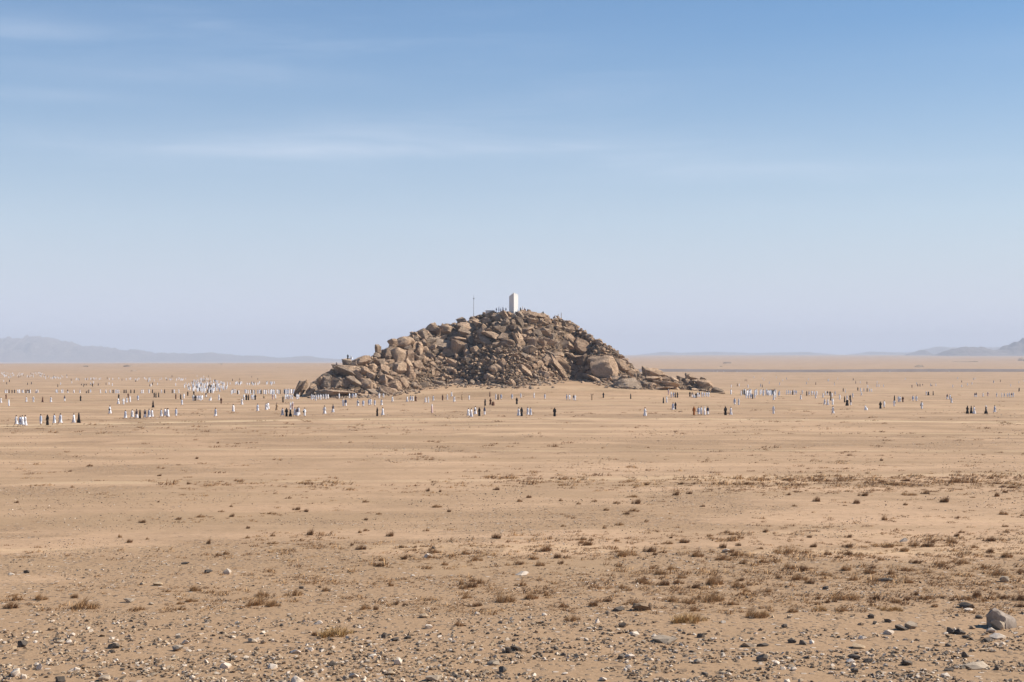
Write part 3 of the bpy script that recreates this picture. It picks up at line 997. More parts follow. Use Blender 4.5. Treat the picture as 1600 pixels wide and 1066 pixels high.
mx, my, mz = summit(740.2, 1.0)
top = EYE - (463.5 - HZ) / F * my
mast = link('mast', None, None, (mx, my, mz - 0.5))
tag(mast, 'thin grey lighting mast standing alone on the ridge left of the pillar', 'mast')
Hm = top - mz + 0.5
bm = bmesh.new(); tube(bm, [(0, 0, 0), (0, 0, Hm * 0.5), (0, 0, Hm)], [0.13, 0.10, 0.06], 8)
link('pole', bm_mesh('pole', bm, M_METAL), mast)
bm = box_bm(0, 0, Hm - 0.75, 0.5, 0.3, 0.32, 0.04)
link('lamp_head', bm_mesh('lamp_head', bm, M_METAL), mast)
bm = bmesh.new(); tube(bm, [(0, 0, Hm), (0, 0, Hm + 0.7)], [0.035, 0.02], 6)
link('antenna', bm_mesh('antenna', bm, M_METAL), mast)
bm = box_bm(0, 0, 0.4, 0.7, 0.7, 0.8, 0.05)
link('base', bm_mesh('base', bm, M_PLASTERG), mast)

for k, (pp, h, lab) in enumerate(((872.3, 1.0, 'short white post on right shoulder of the summit, nearer the pillar'), (877.0, 1.5, 'taller white post on right shoulder of the summit, farther from the pillar'))):
    x, y, z = summit(pp, 0.5)
    t = link('post', None, None, (x, y, z - 0.2))
    bm = box_bm(0, 0, (h + 0.9) / 2, 0.28, 0.28, h + 0.9, 0.03)
    link('shaft', bm_mesh('shaft', bm, M_PLASTER), t)
    bm = box_bm(0, 0, h + 0.95, 0.4, 0.4, 0.1, 0.02)
    link('cap', bm_mesh('cap', bm, M_PLASTER), t)
    tag(t, lab, 'post', 'white posts on the summit')
x, y, z = summit(765, 1.5)
t = link('low_wall', None, None, (x, y, z - 0.4))
bm = box_bm(0, 0, 0.85, 2.9, 0.5, 1.7, 0.05)
link('wall_body', bm_mesh('wall_body', bm, M_PLASTER), t)
bm = box_bm(0, 0, 1.752, 3.1, 0.65, 0.1, 0.02)
link('coping', bm_mesh('coping', bm, M_PLASTERG), t)
tag(t, 'low whitewashed wall on the summit left of the pillar', 'wall')

# ------------------------------------------------------------------ people
def skeleton(pose):
    """joints of a 1.72 m adult facing +Y"""
    J = dict(pelvis=(0, 0, 0.93), spine=(0, 0.005, 1.12), chest=(0, 0.0, 1.30), neck0=(0, 0, 1.435), neck=(0, 0.012, 1.50), head=(0, 0.02, 1.595), crown=(0, 0.005, 1.672), chin=(0, 0.075, 1.535), nose=(0, 0.112, 1.588))
    for s, sd in ((-1, 'l'), (1, 'r')):
        J['sho' + sd] = (0.165 * s, -0.005, 1.405)
        J['elb' + sd] = (0.215 * s, -0.03, 1.13)
        J['wri' + sd] = (0.225 * s, 0.07, 0.895)
        J['hip' + sd] = (0.088 * s, 0, 0.90)
        J['kne' + sd] = (0.095 * s, 0.025, 0.50)
        J['ank' + sd] = (0.095 * s, -0.02, 0.085)
        J['toe' + sd] = (0.115 * s, 0.15, 0.03)
    if pose == 'walk':
        J['knel'] = (-0.09, 0.20, 0.53); J['ankl'] = (-0.09, 0.30, 0.10); J['toel'] = (-0.10, 0.46, 0.07)
        J['kner'] = (0.09, -0.04, 0.50); J['ankr'] = (0.09, -0.33, 0.14); J['toer'] = (0.10, -0.20, 0.03)
        J['elbl'] = (-0.21, -0.12, 1.15); J['wril'] = (-0.20, -0.12, 0.91)
        J['elbr'] = (0.21, 0.05, 1.14); J['wrir'] = (0.19, 0.24, 0.98)
    if pose == 'raise':
        for s, sd in ((-1, 'l'), (1, 'r')):
            J['elb' + sd] = (0.30 * s, 0.06, 1.56); J['wri' + sd] = (0.34 * s, 0.10, 1.82)
    if pose == 'crouch':
        dz = -0.58
        for k in list(J):
            if k[:3] not in ('ank', 'toe', 'kne'):
                J[k] = (J[k][0], J[k][1] - 0.10, J[k][2] + dz)
        for s, sd in ((-1, 'l'), (1, 'r')):
            J['kne' + sd] = (0.13 * s, 0.28, 0.48)
            J['wri' + sd] = (0.12 * s, 0.26, 0.52); J['elb' + sd] = (0.24 * s, 0.08, 0.60)
    return {k: Vector(v) for k, v in J.items()}


RAD = dict(pelvis=0.125, spine=0.115, chest=0.13, neck0=0.075, neck=0.055, head=0.088, crown=0.062, chin=0.045, nose=0.016, sho=0.062, elb=0.042, wri=0.027, hip=0.088, kne=0.056, ank=0.038, toe=0.03)
BONES = [('pelvis', 'spine'), ('spine', 'chest'), ('chest', 'neck0'), ('neck0', 'neck'), ('neck', 'head'), ('head', 'crown'), ('head', 'chin'), ('head', 'nose')]
for sd in 'lr':
    BONES += [('chest', 'sho' + sd), ('sho' + sd, 'elb' + sd), ('elb' + sd, 'wri' + sd), ('pelvis', 'hip' + sd), ('hip' + sd, 'kne' + sd), ('kne' + sd, 'ank' + sd), ('ank' + sd, 'toe' + sd)]


def body_mesh(pose):
    J = skeleton(pose)
    names = list(J)
    P = [J[n] for n in names]
    Rr = [RAD.get(n, RAD.get(n[:3], 0.05)) for n in names]
    E = [(names.index(a), names.index(b)) for a, b in BONES]
    # hands: palm, four fingers of different length and a thumb from the side of the palm
    for s, sd in ((-1, 'l'), (1, 'r')):
        w = J['wri' + sd]; f = (w - J['elb' + sd]).normalized()
        side = Vector((0, 1, 0)) - f * f.y
        side = side.normalized() if side.length > 0.1 else Vector((1, 0, 0))
        nrm = f.cross(side)
        wi = names.index('wri' + sd)
        palm = w + f * 0.075
        pi = len(P); P.append(palm); Rr.append(0.026); E.append((wi, pi))
        for q, ln in ((-1.5, 0.062), (-0.5, 0.078), (0.5, 0.083), (1.5, 0.072)):
            b = palm + side * q * 0.019
            k1 = len(P); P.append(b + f * (0.02 + ln * 0.5)); Rr.append(0.009); E.append((pi, k1))
            k2_ = len(P); P.append(b + f * (0.02 + ln * 0.9) - nrm * s * 0.025); Rr.append(0.008); E.append((k1, k2_))
        th = len(P); P.append(w + f * 0.045 + side * 0.045); Rr.append(0.011); E.append((wi, th))
        th2 = len(P); P.append(w + f * 0.09 + side * 0.055 - nrm * s * 0.012); Rr.append(0.009); E.append((th, th2))
    me = bpy.data.meshes.new('skel')
    me.from_pydata([tuple(p) for p in P], E, [])
    ob = bpy.data.objects.new('skel', me)
    COL.objects.link(ob)
    ob.modifiers.new('Skin', 'SKIN').use_smooth_shade = True
    lay = me.skin_vertices[0].data
    for i, r in enumerate(Rr):
        lay[i].radius = (r, r)
        lay[i].use_root = (i == 0)
    ss = ob.modifiers.new('Sub', 'SUBSURF'); ss.levels = 1; ss.render_levels = 1
    dg = bpy.context.evaluated_depsgraph_get()
    out = bpy.data.meshes.new_from_object(ob.evaluated_get(dg))
    bpy.data.objects.remove(ob)
    out.materials.clear(); out.materials.append(M_SKIN); out.materials.append(M_EYE)
    # eyes, mouth and ears belong to the head
    bm = bmesh.new(); bm.from_mesh(out)
    h = J['head']
    for s in (-1, 1):
        r = bmesh.ops.create_icosphere(bm, subdivisions=1, radius=0.013, matrix=Matrix.Translation(h + Vector((0.032 * s, 0.083, 0.008))))
        for v in r['verts']:
            for f in v.link_faces:
                f.material_index = 1
        bmesh.ops.create_icosphere(bm, subdivisions=1, radius=0.022, matrix=Matrix.Translation(h + Vector((0.088 * s, 0.0, -0.01))) @ Matrix.Diagonal((0.4, 0.8, 1.3, 1)))
    r = bmesh.ops.create_icosphere(bm, subdivisions=1, radius=0.02, matrix=Matrix.Translation(h + Vector((0, 0.093, -0.047))) @ Matrix.Diagonal((1.1, 0.4, 0.3, 1)))
    for v in r['verts']:
        for f in v.link_faces:
            f.material_index = 1
    bm.to_mesh(out); bm.free()
    out.name = 'person_body'
    return out


def rings_bm(rows, n=18, fold=0.0, ph=0.0, close_top=True, bm=None):
    """rows: (z, cx, cy, rx, ry); cloth lofted through ellipses, folds deepen towards the first row"""
    bm = bm or bmesh.new()
    R_ = []
    for i, (z, cx, cy, rx, ry) in enumerate(rows):
        t = 1 - i / (len(rows) - 1)
        ring = []
        for k in range(n):
            a = 2 * math.pi * k / n
            m = 1 + fold * t * (math.sin(5 * a + ph) * 0.6 + math.sin(9 * a + 2 * ph) * 0.4)
            ring.append(bm.verts.new((cx + rx * m * math.cos(a), cy + ry * m * math.sin(a), z + 0.02 * t * math.sin(3 * a + ph))))
        R_.append(ring)
    for r0, r1 in zip(R_, R_[1:]):
        for k in range(n):
            f = bm.faces.new((r0[k], r0[(k + 1) % n], r1[(k + 1) % n], r1[k]))
            f.smooth = True
    if close_top:
        bm.faces.new(R_[-1])
    return bm


def sleeves(bm, J, r0=0.085, r1=0.10, cut=0.93):
    for sd in 'lr':
        s, e, w = J['sho' + sd], J['elb' + sd], J['wri' + sd]
        tube(bm, [s + (s - e) * 0.1, s, e, e + (w - e) * cut], [r0 * 0.7, r0, r0 * 0.95, r1], 8)


def robe_bm(J, pose, flare=1.0, hem=0.06, top=1.445):
    st = 0.20 if pose == 'walk' else 0.0
    if pose == 'crouch':
        rows = [(0.03, 0, 0.08, 0.34 * flare, 0.36), (0.22, 0, 0.08, 0.33, 0.36), (0.46, 0, 0.08, 0.28, 0.33), (0.62, 0, -0.04, 0.23, 0.2), (0.75, 0, -0.10, 0.2, 0.14), (0.82, 0, -0.10, 0.19, 0.11), (0.87, 0, -0.10, 0.08, 0.08)]
    else:
        rows = [(hem, 0, 0.0, 0.20 * flare, 0.175 * flare + st * 0.7), (0.42, 0, 0, 0.192 * flare, 0.165 * flare + st * 0.5), (0.65, 0, 0.01, 0.188 * (0.4 + 0.6 * flare), 0.16 + st * 0.3), (0.90, 0, 0, 0.19, 0.165), (1.12, 0, 0.005, 0.178, 0.15),
                (1.30, 0, 0, 0.19, 0.155), (1.40, 0, 0, 0.18, 0.12), (top, 0, 0, 0.085, 0.08)]
    bm = rings_bm(rows, 20, 0.07, random.uniform(0, 6))
    return bm


def cape_bm(J, low=0.78, wide=0.27, dz=0.0):
    rows = [(low, 0.02, 0, wide * 1.03, 0.19), (low + 0.22, 0.01, 0.01, wide, 0.19), (1.18, 0, 0, wide * 0.96, 0.175), (1.34, 0, 0, 0.235, 0.16), (1.43, 0, 0, 0.165, 0.115), (1.475, 0, 0, 0.085, 0.085)]
    return rings_bm([(z + dz, a, b + (-0.1 if dz else 0), c, d) for z, a, b, c, d in rows], 20, 0.09, random.uniform(0, 6))


def head_cover_bm(J, drape, r=0.118, back=0.0):
    """cloth round the head, open at the face, hanging to the shoulders"""
    h = J['head']
    bm = bmesh.new()
    n = 16
    R_ = []
    for (dz, rad, fy) in ((-drape, 0.205, -0.01), (-drape * 0.55 - 0.05, 0.165, -0.01), (-0.11, 0.112, 0.0), (-0.04, r * 0.98, 0.0), (0.03, r, 0.0), (0.08, r * 0.86, -0.005), (0.115, r * 0.5, -0.01), (0.127, 0.012, -0.01)):
        ring = []
        for k in range(n):
            a = 2 * math.pi * k / n
            y = math.sin(a)
            rr = rad
            if y > 0.75 and -0.09 < dz < 0.05:
                rr = rad * 0.62          # opening for the face
            ring.append(bm.verts.new((h.x + rr * math.cos(a) * 0.95, h.y + fy + rr * y * (0.8 if dz < -0.12 else 1.0), h.z + dz)))
        R_.append(ring)
    for r0, r1 in zip(R_, R_[1:]):
        for k in range(n):
            bm.faces.new((r0[k], r0[(k + 1) % n], r1[(k + 1) % n], r1[k])).smooth = True
    return bm


def hair_bm(J):
    h = J['head']
    bm = bmesh.new()
    bmesh.ops.create_icosphere(bm, subdivisions=2, radius=0.104, matrix=Matrix.Translation(h + Vector((0, -0.018, 0.022))) @ Matrix.Diagonal((0.93, 1.0, 1.0, 1)))
    for v in bm.verts:
        if v.co.z < h.z - 0.045:
            v.co.z = h.z - 0.045
        if v.co.y > h.y + 0.06 and v.co.z < h.z + 0.05:
            v.co.y = h.y + 0.055
    for f in bm.faces:
        f.smooth = True
    return bm


BODY = {p: body_mesh(p) for p in ('stand', 'walk', 'raise', 'crouch')}
PROTO = {}
KIND = {  # look: clothing words
    'w': 'white wrap', 't': 'white robe', 'b': 'black robe', 'm': 'dark shawl', 'n': 'brown robe', 'o': 'orange robe',
    'g': 'blue-grey shawl', 'x': 'tan robe', 'k': 'wide black robe', 'p': 'pink robe', 's': 'white robe and bag'}


def proto(kind, pose):
    key = (kind, pose)
    if key in PROTO:
        return PROTO[key]
    J = skeleton(pose)
    cr = pose == 'crouch'
    parts = [('body', BODY[pose])]

    def add(name, bm, mat):
        parts.append((name, bm_mesh(name, bm, mat)))
    low_drape = 0.26
    if kind in 'wgms':
        bm = robe_bm(J, pose, 0.95, 0.30 if kind in 'wg' else 0.20)
        if kind in 's':
            sleeves(bm, J)
        add('wrap' if kind in 'wg' else 'robe', bm, M_WHITE)
        if kind == 'w':
            add('shawl', cape_bm(J, 0.80, 0.265, -0.58 if cr else 0), M_WHITE)
        elif kind == 'g':
            add('shawl', cape_bm(J, 0.66, 0.27, -0.58 if cr else 0), M_BLUEG)
        elif kind == 'm':
            add('shawl', cape_bm(J, 0.86, 0.25, -0.58 if cr else 0), M_NAVY)
        else:
            d = Vector((0, -0.1, -0.58)) if cr else Vector((0, 0, 0))
            bm = box_bm(0.27 + d.x, 0.02 + d.y, 0.92 + d.z, 0.12, 0.30, 0.26, 0.03)
            add('bag', bm, M_BAG)
            bm = bmesh.new()
            tube(bm, [d + Vector(p) for p in ((0.27, 0.02, 1.04), (0.20, 0.16, 1.22), (0.0, 0.19, 1.33), (-0.13, 0.10, 1.45), (-0.14, -0.08, 1.44), (0.0, -0.18, 1.30), (0.22, -0.12, 1.12), (0.27, 0.0, 1.04))], [0.02] * 8, 6)
            add('bag_strap', bm, M_BAG)
        add('hair', hair_bm(J), M_HAIR)
    else:
        mat = {'t': M_WHITE, 'b': M_BLACK, 'n': M_BROWN, 'o': M_ORANGE, 'x': M_TANC, 'k': M_BLACK, 'p': M_PINK}[kind]
        bm = robe_bm(J, pose, {'b': 1.2, 'k': 1.9}.get(kind, 1.0), 0.03 if kind in 'bk' else 0.13)
        sleeves(bm, J, 0.09, 0.12 if kind in 'bk' else 0.10)
        add('robe', bm, mat)
        if kind == 'b':
            add('veil', head_cover_bm(J, 0.42), M_BLACK)
        elif kind == 't' and pose == 'walk':
            add('hair', hair_bm(J), M_HAIR)
        elif kind in 'tkp':
            add('headscarf', head_cover_bm(J, 0.36 if kind != 'k' else 0.62), M_CREAM if kind == 't' else M_WHITE)
        elif kind == 'o':
            add('headscarf', head_cover_bm(J, 0.30), M_ORANGE)
        else:
            add('hair', hair_bm(J), M_HAIR)
    PROTO[key] = parts
    return parts


JOINED = {}


def joined(kind, pose):
    """the same figure as one mesh, for people too small in the view to show their parts"""
    key = (kind, pose)
    if key not in JOINED:
        bm = bmesh.new()
        mats = []
        for name, me in proto(kind, pose):
            n0 = len(bm.faces)
            bm.from_mesh(me)
            bm.faces.ensure_lookup_table()
            for f in bm.faces[n0:]:
                m = me.materials[f.material_index]
                if m not in mats:
                    mats.append(m)
                f.material_index = mats.index(m)
        me = bpy.data.meshes.new('person')
        bm.to_mesh(me); bm.free()
        for m in mats:
            me.materials.append(m)
        JOINED[key] = me
    return JOINED[key]


ORD = ['first', 'second', 'third', 'fourth', 'fifth', 'sixth', 'seventh', 'eighth', 'ninth', 'tenth', 'eleventh', 'twelfth', 'thirteenth', 'fourteenth', 'fifteenth', 'sixteenth', 'seventeenth', 'eighteenth']
POSEWORD = {'stand': 'standing', 'walk': 'walking', 'raise': 'with both arms raised', 'crouch': 'crouching'}
# clusters: phrase, [(photo x, photo y of the feet, look, pose letter)]; pose s stand, w walk, r arms raised, c crouch; default w for white, s for black
CL = [
    ('of the frontmost left edge group', [(25.6, 665.5, 'w'), (31.5, 666, 'g'), (35, 666.5, 'w'), (39.5, 666, 't')]),
    ('of the spread front left four', [(63.8, 664.8, 'g', 's'), (74.2, 664.5, 'b'), (84.9, 664, 'g'), (94.5, 663.5, 'g')]),
    ('of the front left pair', [(115.4, 661.5, 't'), (123.2, 661, 'b', 'w')]),
    ('alone behind the front left groups', [(171.8, 647.7, 's')]),
    ('of the crowded left track group', [(196, 655.5, 'g'), (206.7, 654, 'w'), (213.5, 654.5, 'm'), (218.7, 654, 'b'), (226.5, 654, 'm'), (233, 654, 'g'), (237.6, 653.5, 'w')]),
    ('alone above the crowded left track group', [(239.3, 637, 'b', 'w')]),
    ('of the left track trio', [(252, 652.8, 'g'), (258, 652, 'w'), (262.7, 652, 't')]),
    ('of the loose left edge walkers', [(1.5, 631, 'w'), (9.6, 624, 'n', 's'), (13.8, 635, 't', 's'), (41.3, 629.3, 'w'), (52.3, 629, 't', 's'), (66.7, 629, 'n'), (79.6, 629, 't'), (101, 627.7, 'm', 's'), (126, 626.8, 'b')]),
    ('of walkers above left track', [(184.8, 632, 't'), (185.6, 624, 'b'), (193, 632.7, 't', 's'), (197.8, 630.5, 'w'), (200.4, 622.5, 'n', 's'), (203.2, 629, 't', 's'), (215.5, 626.8, 'g', 's'), (241, 621, 'b'), (243.8, 621.5, 'b'), (248, 621, 'b')]),
    ('of the wide left row', [(8.4, 614.5, 't'), (11, 614.2, 'w'), (14.3, 614.5, 'b'), (18.9, 614.6, 'b'), (22.8, 614.3, 'b'), (27.8, 614.5, 't'), (30.4, 614.2, 'w'), (34.6, 614.5, 'g'), (36.3, 614.5, 't'), (40.5, 614.6, 'b'), (43, 614.5, 'm'), (45.6, 614.5, 'b'), (47.2, 614.3, 't'), (56.5, 614.5, 't'), (59, 614.5, 'w')]),
    ('of row below far left crowd', [(87.7, 614.5, 'w'), (89.4, 614.3, 'g'), (96.2, 614.5, 't'), (98.2, 614.2, 'w'), (105.8, 614.5, 'm'), (115.6, 614.5, 't'), (124.9, 614.5, 't'), (135, 614.4, 'b', 'c'), (138, 614.5, 'b'), (141.4, 614.5, 'g'), (156.9, 614.3, 't'), (165.4, 614.5, 't'), (172.1, 614.5, 'w'), (176.8, 614.5, 'b'), (180.6, 614.5, 't'), (183, 614.2, 'g'), (185.6, 614.5, 'w')]),
    ('of row ending at left crowd', [(194, 614.5, 'b'), (197.1, 614.5, 'b'), (204.5, 614.5, 'b'), (209.8, 614.5, 'b'), (221, 615, 't'), (223.6, 614.5, 'w'), (232.9, 614.3, 't'), (238.3, 614.2, 'b'), (252.3, 614.5, 't'), (257.3, 614.5, 'b'), (269.2, 614.3, 'b'), (272.2, 614.3, 't'), (279.4, 614.3, 't')]),
    ('of the pair on the left track bend', [(262, 652.5, 'w', 's'), (275.2, 652.2, 'g', 's')]),
    ('alone on the track left of hill', [(336.8, 652.3, 'g')]),
    ('alone left of hill behind the track', [(364.6, 645.3, 'w')]),
    ('of three strolling towards hill', [(402.6, 644.2, 'g'), (416, 641.2, 't'), (419, 641, 'w')]),
    ('alone beside the strolling three', [(432.5, 642, 'x')]),
    ('of busy group below left boulders', [(441.4, 651, 'g'), (447.7, 651, 'b'), (453.7, 651, 'k'), (454.2, 640, 't', 's'), (457.5, 640, 'p', 's'), (460.8, 651, 'w'), (464.5, 651, 'm'), (466.8, 650.3, 'w')]),
    ('of three spaced below left boulders', [(476, 651.2, 's', 's'), (507.2, 648, 's'), (520.4, 645.7, 'm')]),
    ('of the few under the left crowd', [(274.8, 624, 'n', 's'), (282.4, 624.3, 'b'), (284.3, 634.2, 'g'), (287.3, 623.3, 't', 's'), (293.4, 618.5, 'b'), (303, 618, 'b')]),
    ('of tight six under left crowd', [(302, 626.5, 't', 's'), (305, 626.5, 'b'), (308, 626.5, 'w', 's'), (310.7, 626.3, 'g', 's'), (313.4, 626.5, 't', 's'), (316, 626.2, 'w', 's')]),
    ('of the scattered under left crowd', [(322, 621.2, 'm'), (329, 626, 't', 'c'), (342, 626, 't', 's'), (345.6, 631.3, 'n', 's'), (378.1, 633, 't')]),
    ('of seven left of leaning slabs', [(381.2, 625.5, 't', 's'), (385, 625.5, 'b'), (388.3, 625.5, 'b'), (393.3, 625, 'w', 's'), (396, 625, 't', 's'), (398.8, 625, 'b'), (412.7, 622.5, 'x', 'c')]),
    ('of the few beside leaning slabs', [(426.2, 624.6, 'p', 's'), (430.4, 624.2, 'w', 's'), (442.2, 628.9, 'b'), (446, 624.7, 't', 's'), (448.6, 624.5, 'w', 's'), (451.2, 624.6, 't', 's'), (454, 624.5, 'w', 's'), (456.6, 624.6, 't', 's'), (464, 624.4, 't', 's'), (466.4, 624.4, 'w', 's')]),
    ('of the white line at left boulders', [(487, 625, 't', 's'), (490, 625.3, 'w', 's'), (493.5, 626.5, 't', 's'), (497, 624.8, 'w', 's'), (501, 625, 't', 's'), (505, 624.6, 'w', 's'), (509, 624.5, 't', 's'), (512.5, 624.3, 'w', 's')]),
    ('of the walkers below left boulders', [(530, 623.3, 't', 's'), (536.5, 635.4, 't', 's'), (540.2, 635.4, 'm', 's'), (546, 622.8, 't', 's'), (551, 623, 'g', 's'), (555.5, 622.6, 'w', 's'), (559.2, 635.4, 's'), (567.6, 636, 'g', 's'), (576.5, 634.3, 'g', 's'), (579.3, 634, 'w', 's'), (585.5, 635, 'g', 's'), (592.6, 623, 't', 's'), (596.3, 634.2, 's'), (599, 622.8, 'w', 's')]),
    ('of front pair below hill left', [(589.5, 650.3, 'b'), (598, 650.8, 'w')]),
    ('of walkers at left sand slope', [(613.2, 629, 'w'), (636.3, 628.3, 't'), (641.5, 627.5, 'g'), (645, 628, 'w'), (649.6, 627.8, 'n'), (664.8, 630.3, 'w'), (669.3, 630, 't', 's'), (677, 627.5, 'g')]),
    ('of the spaced few below sand slope', [(691.6, 626.2, 'n', 's'), (698.9, 625.8, 't', 's'), (705.6, 620.8, 'w'), (709.8, 629.2, 'w'), (722, 625.6, 'x', 's'), (733, 626.2, 'w', 's')]),
    ('alone midway below the sand slope', [(675.2, 646.2, 'p', 's')]),
    ('of front five below the pillar', [(731.8, 651.8, 'w'), (736.5, 652.4, 't'), (742.7, 648.6, 's'), (748.9, 650.3, 'b'), (757.1, 649.4, 'm', 's')]),
    ('of the four left below the pillar', [(758, 634.2, 'b'), (765.5, 620.7, 'n', 's'), (766.4, 633.4, 'n'), (770.6, 634, 'n', 'c')]),
    ('of four standing below the pillar', [(774.8, 624.6, 't', 's'), (778.2, 625, 'b'), (783, 625, 'g', 's'), (800, 624.5, 'g', 's')]),
    ('of spaced few right below pillar', [(807.5, 632, 'b'), (813.7, 622.8, 'w', 's'), (834.5, 622.4, 't', 's'), (851.4, 624.5, 'g', 's')]),
    ('of front four right of centre', [(810.4, 650.4, 't'), (815, 650.6, 'b'), (824.7, 650.2, 'w'), (829, 650.6, 'g')]),
    ('alone on the track right of centre', [(866.6, 650.8, 'b')]),
    ('of four below right sand slope', [(885.5, 625.6, 'g', 's'), (889.7, 625.6, 'w', 's'), (896, 626.2, 'm', 's'), (898.6, 626.4, 't', 's')]),
    ('alone on the sand below right boulders', [(925, 625.8, 'x', 'r')]),
    ('alone in front of big round boulder', [(942.8, 621.8, 'b')]),
    ('alone left of the low outcrop', [(985.4, 623.5, 'b')]),
    ('alone striding on the right track', [(1007.8, 650.8, 't')]),
    ('of the pair below the low outcrop', [(1036.6, 630.4, 'b'), (1041.6, 629.8, 't', 's')]),
    ('of the five in front of outcrop', [(1044.5, 617, 'p', 's'), (1048.8, 621.5, 't', 's'), (1052.5, 621.5, 'g', 's'), (1055.3, 621.5, 'b'), (1058.5, 621.5, 'b')]),
    ('of the mixed group at outcrop', [(1078, 620, 'b'), (1081.5, 621, 'm', 's'), (1084.5, 621.5, 't', 'c'), (1087.5, 622, 'b'), (1090, 621.3, 'w', 's'), (1092.5, 620.8, 'm', 's'), (1097, 620.8, 't', 's'), (1100.3, 620.8, 'g', 's'), (1104, 620.8, 'w', 's'), (1107, 620.5, 't', 's')]),
    ('of the two below that mixed group', [(1051.6, 642.2, 'g'), (1055.3, 639.8, 'b')]),
    ('of the front right five', [(1084.4, 649.6, 'o', 's'), (1091.5, 649.2, 'g', 's'), (1095.6, 649, 'w', 's'), (1101, 649, 't', 's'), (1106, 648.8, 'm', 's')]),
    ('of front pair at right centre', [(1133.5, 649, 'b'), (1142, 649, 't')]),
    ('of the pair below the right crowd', [(1147.8, 633.5, 'g', 's'), (1154.3, 633.3, 't', 's')]),
    ('of five leading the right crowd', [(1166, 623, 't', 's'), (1169.5, 623.3, 'w', 's'), (1173.5, 623.6, 'g', 's'), (1176, 623.4, 'b'), (1179.5, 623, 'w', 's')]),
    ('of three leaving the right crowd', [(1208.8, 626.6, 'w'), (1211.5, 622, 't', 's'), (1216.8, 620, 'g', 's')]),
    ('alone on the right front track', [(1208.5, 647.3, 't', 's')]),
    ('of row right of the crowd', [(1229, 617, 't', 's'), (1232, 617, 'g', 's'), (1235, 617, 'w', 's'), (1238.3, 617, 'b'), (1241, 617.2, 't', 's'), (1244, 617, 'g', 's'), (1251.3, 625.2, 's'), (1253.5, 616.5, 't', 's'), (1260.5, 618.4, 'b'), (1264, 618.6, 'g', 's'), (1268.5, 618.5, 'w', 's'), (1272, 618.4, 'g', 's'), (1274.5, 623.8, 'w'), (1276, 618.2, 't', 's')]),
    ('of right clump of two rows', [(1286, 622.5, 'w'), (1289.7, 618, 't', 's'), (1288.5, 633.8, 'g'), (1293, 618.3, 'm', 's'), (1297, 618.5, 'b'), (1298, 626, 'b'), (1293.5, 633.6, 't'), (1300, 621.5, 'w', 's'), (1301, 633, 't', 's'), (1304.7, 618.6, 'g', 's'), (1312, 625, 't', 's')]),
    ('alone in front of right clump', [(1301.5, 648.2, 'w')]),
    ('of the right knot of seven', [(1317.5, 612, 'b'), (1320.8, 613.5, 't', 's'), (1319.7, 629, 'b'), (1323.4, 626.5, 't', 's'), (1323.6, 634.2, 'k'), (1328.3, 625.5, 'b'), (1329.3, 634, 'm', 's'), (1332.4, 622.3, 'w', 's')]),
    ('of the upper right cluster', [(1340.3, 610.5, 'b'), (1344.6, 612, 't', 's'), (1346, 619, 'w'), (1350, 611.4, 'g', 's'), (1354.8, 612, 'b'), (1358.6, 612, 't', 's'), (1361.8, 612.3, 'w', 's')]),
    ('alone low on the right sand', [(1352.6, 641, 't', 'c')]),
    ('of front pair right of croucher', [(1375.6, 638.8, 'b'), (1381.6, 637.8, 'w', 's')]),
    ('of the right middle five', [(1397.5, 627, 'b'), (1397.2, 635.5, 's', 's'), (1404, 628.8, 't', 's'), (1406.5, 628.8, 'w', 's'), (1410.6, 629, 'n', 's')]),
    ('of pair right of middle five', [(1426.6, 627.6, 'g', 's'), (1431.8, 627.8, 'w', 's')]),
    ('alone below right middle pair', [(1440.2, 640, 's', 's')]),
    ('of two black and one white', [(1447.2, 617.8, 't', 's'), (1450.6, 617.9, 'k'), (1458, 617.9, 'b')]),
    ('of the right leaning trio', [(1480, 624.2, 'm'), (1484.3, 625, 'w'), (1486.6, 630.4, 's')]),
    ('of front trio at right edge', [(1511.5, 646.8, 'b', 'w'), (1517.5, 646.4, 'b', 'w'), (1522, 647.5, 't')]),
    ('alone near front right edge', [(1540.6, 646.8, 'k')]),
    ('alone farthest right on front track', [(1554.2, 646, 'g')]),
    ('of the right edge spaced four', [(1523.2, 620.8, 'm', 's'), (1525.6, 620.8, 'm', 's'), (1536, 620.7, 'w'), (1543.4, 619.5, 'p', 's'), (1557.4, 620.8, 's', 's')]),
    ('of the right edge row', [(1565.2, 621, 't', 's'), (1569.3, 621.2, 'g', 's'), (1574, 621.3, 'w', 's'), (1577, 621, 'g', 's'), (1580.4, 621.2, 'm', 's'), (1583.3, 620.8, 't', 's')]),
    ('alone above the right edge row', [(1592, 612, 'b')]),
]
PEOPLE = []
for phrase, lst in CL:
    order = sorted(range(len(lst)), key=lambda i: lst[i][0])
    for i, e in enumerate(lst):
        pose = {'s': 'stand', 'w': 'walk', 'r': 'raise', 'c': 'crouch'}[e[3] if len(e) > 3 else ('s' if e[2] in 'bk' else 'w')]
        art = 'an' if KIND[e[2]][0] == 'o' else ''
        base = f"person in {KIND[e[2]]} {POSEWORD[pose]}"
        k = order.index(i)
        lab = f"{base} {phrase}" if len(lst) == 1 else f"{base}, {ORD[k]} from left {phrase}"
        if len(lab.split()) > 16:
            print('LONG', lab)
        PEOPLE.append((e[0], e[1], e[2], pose, lab, None))

# rows and crowds whose members nothing tells apart
def band(n, x0, x1, y0, y1, mix, name, grp):
    for _ in range(n):
        k = random.choice(mix)
        PEOPLE.append((random.uniform(x0, x1), random.uniform(y0, y1), k, 'walk' if random.random() < 0.35 and k not in 'bk' else 'stand', name % KIND[k], grp))


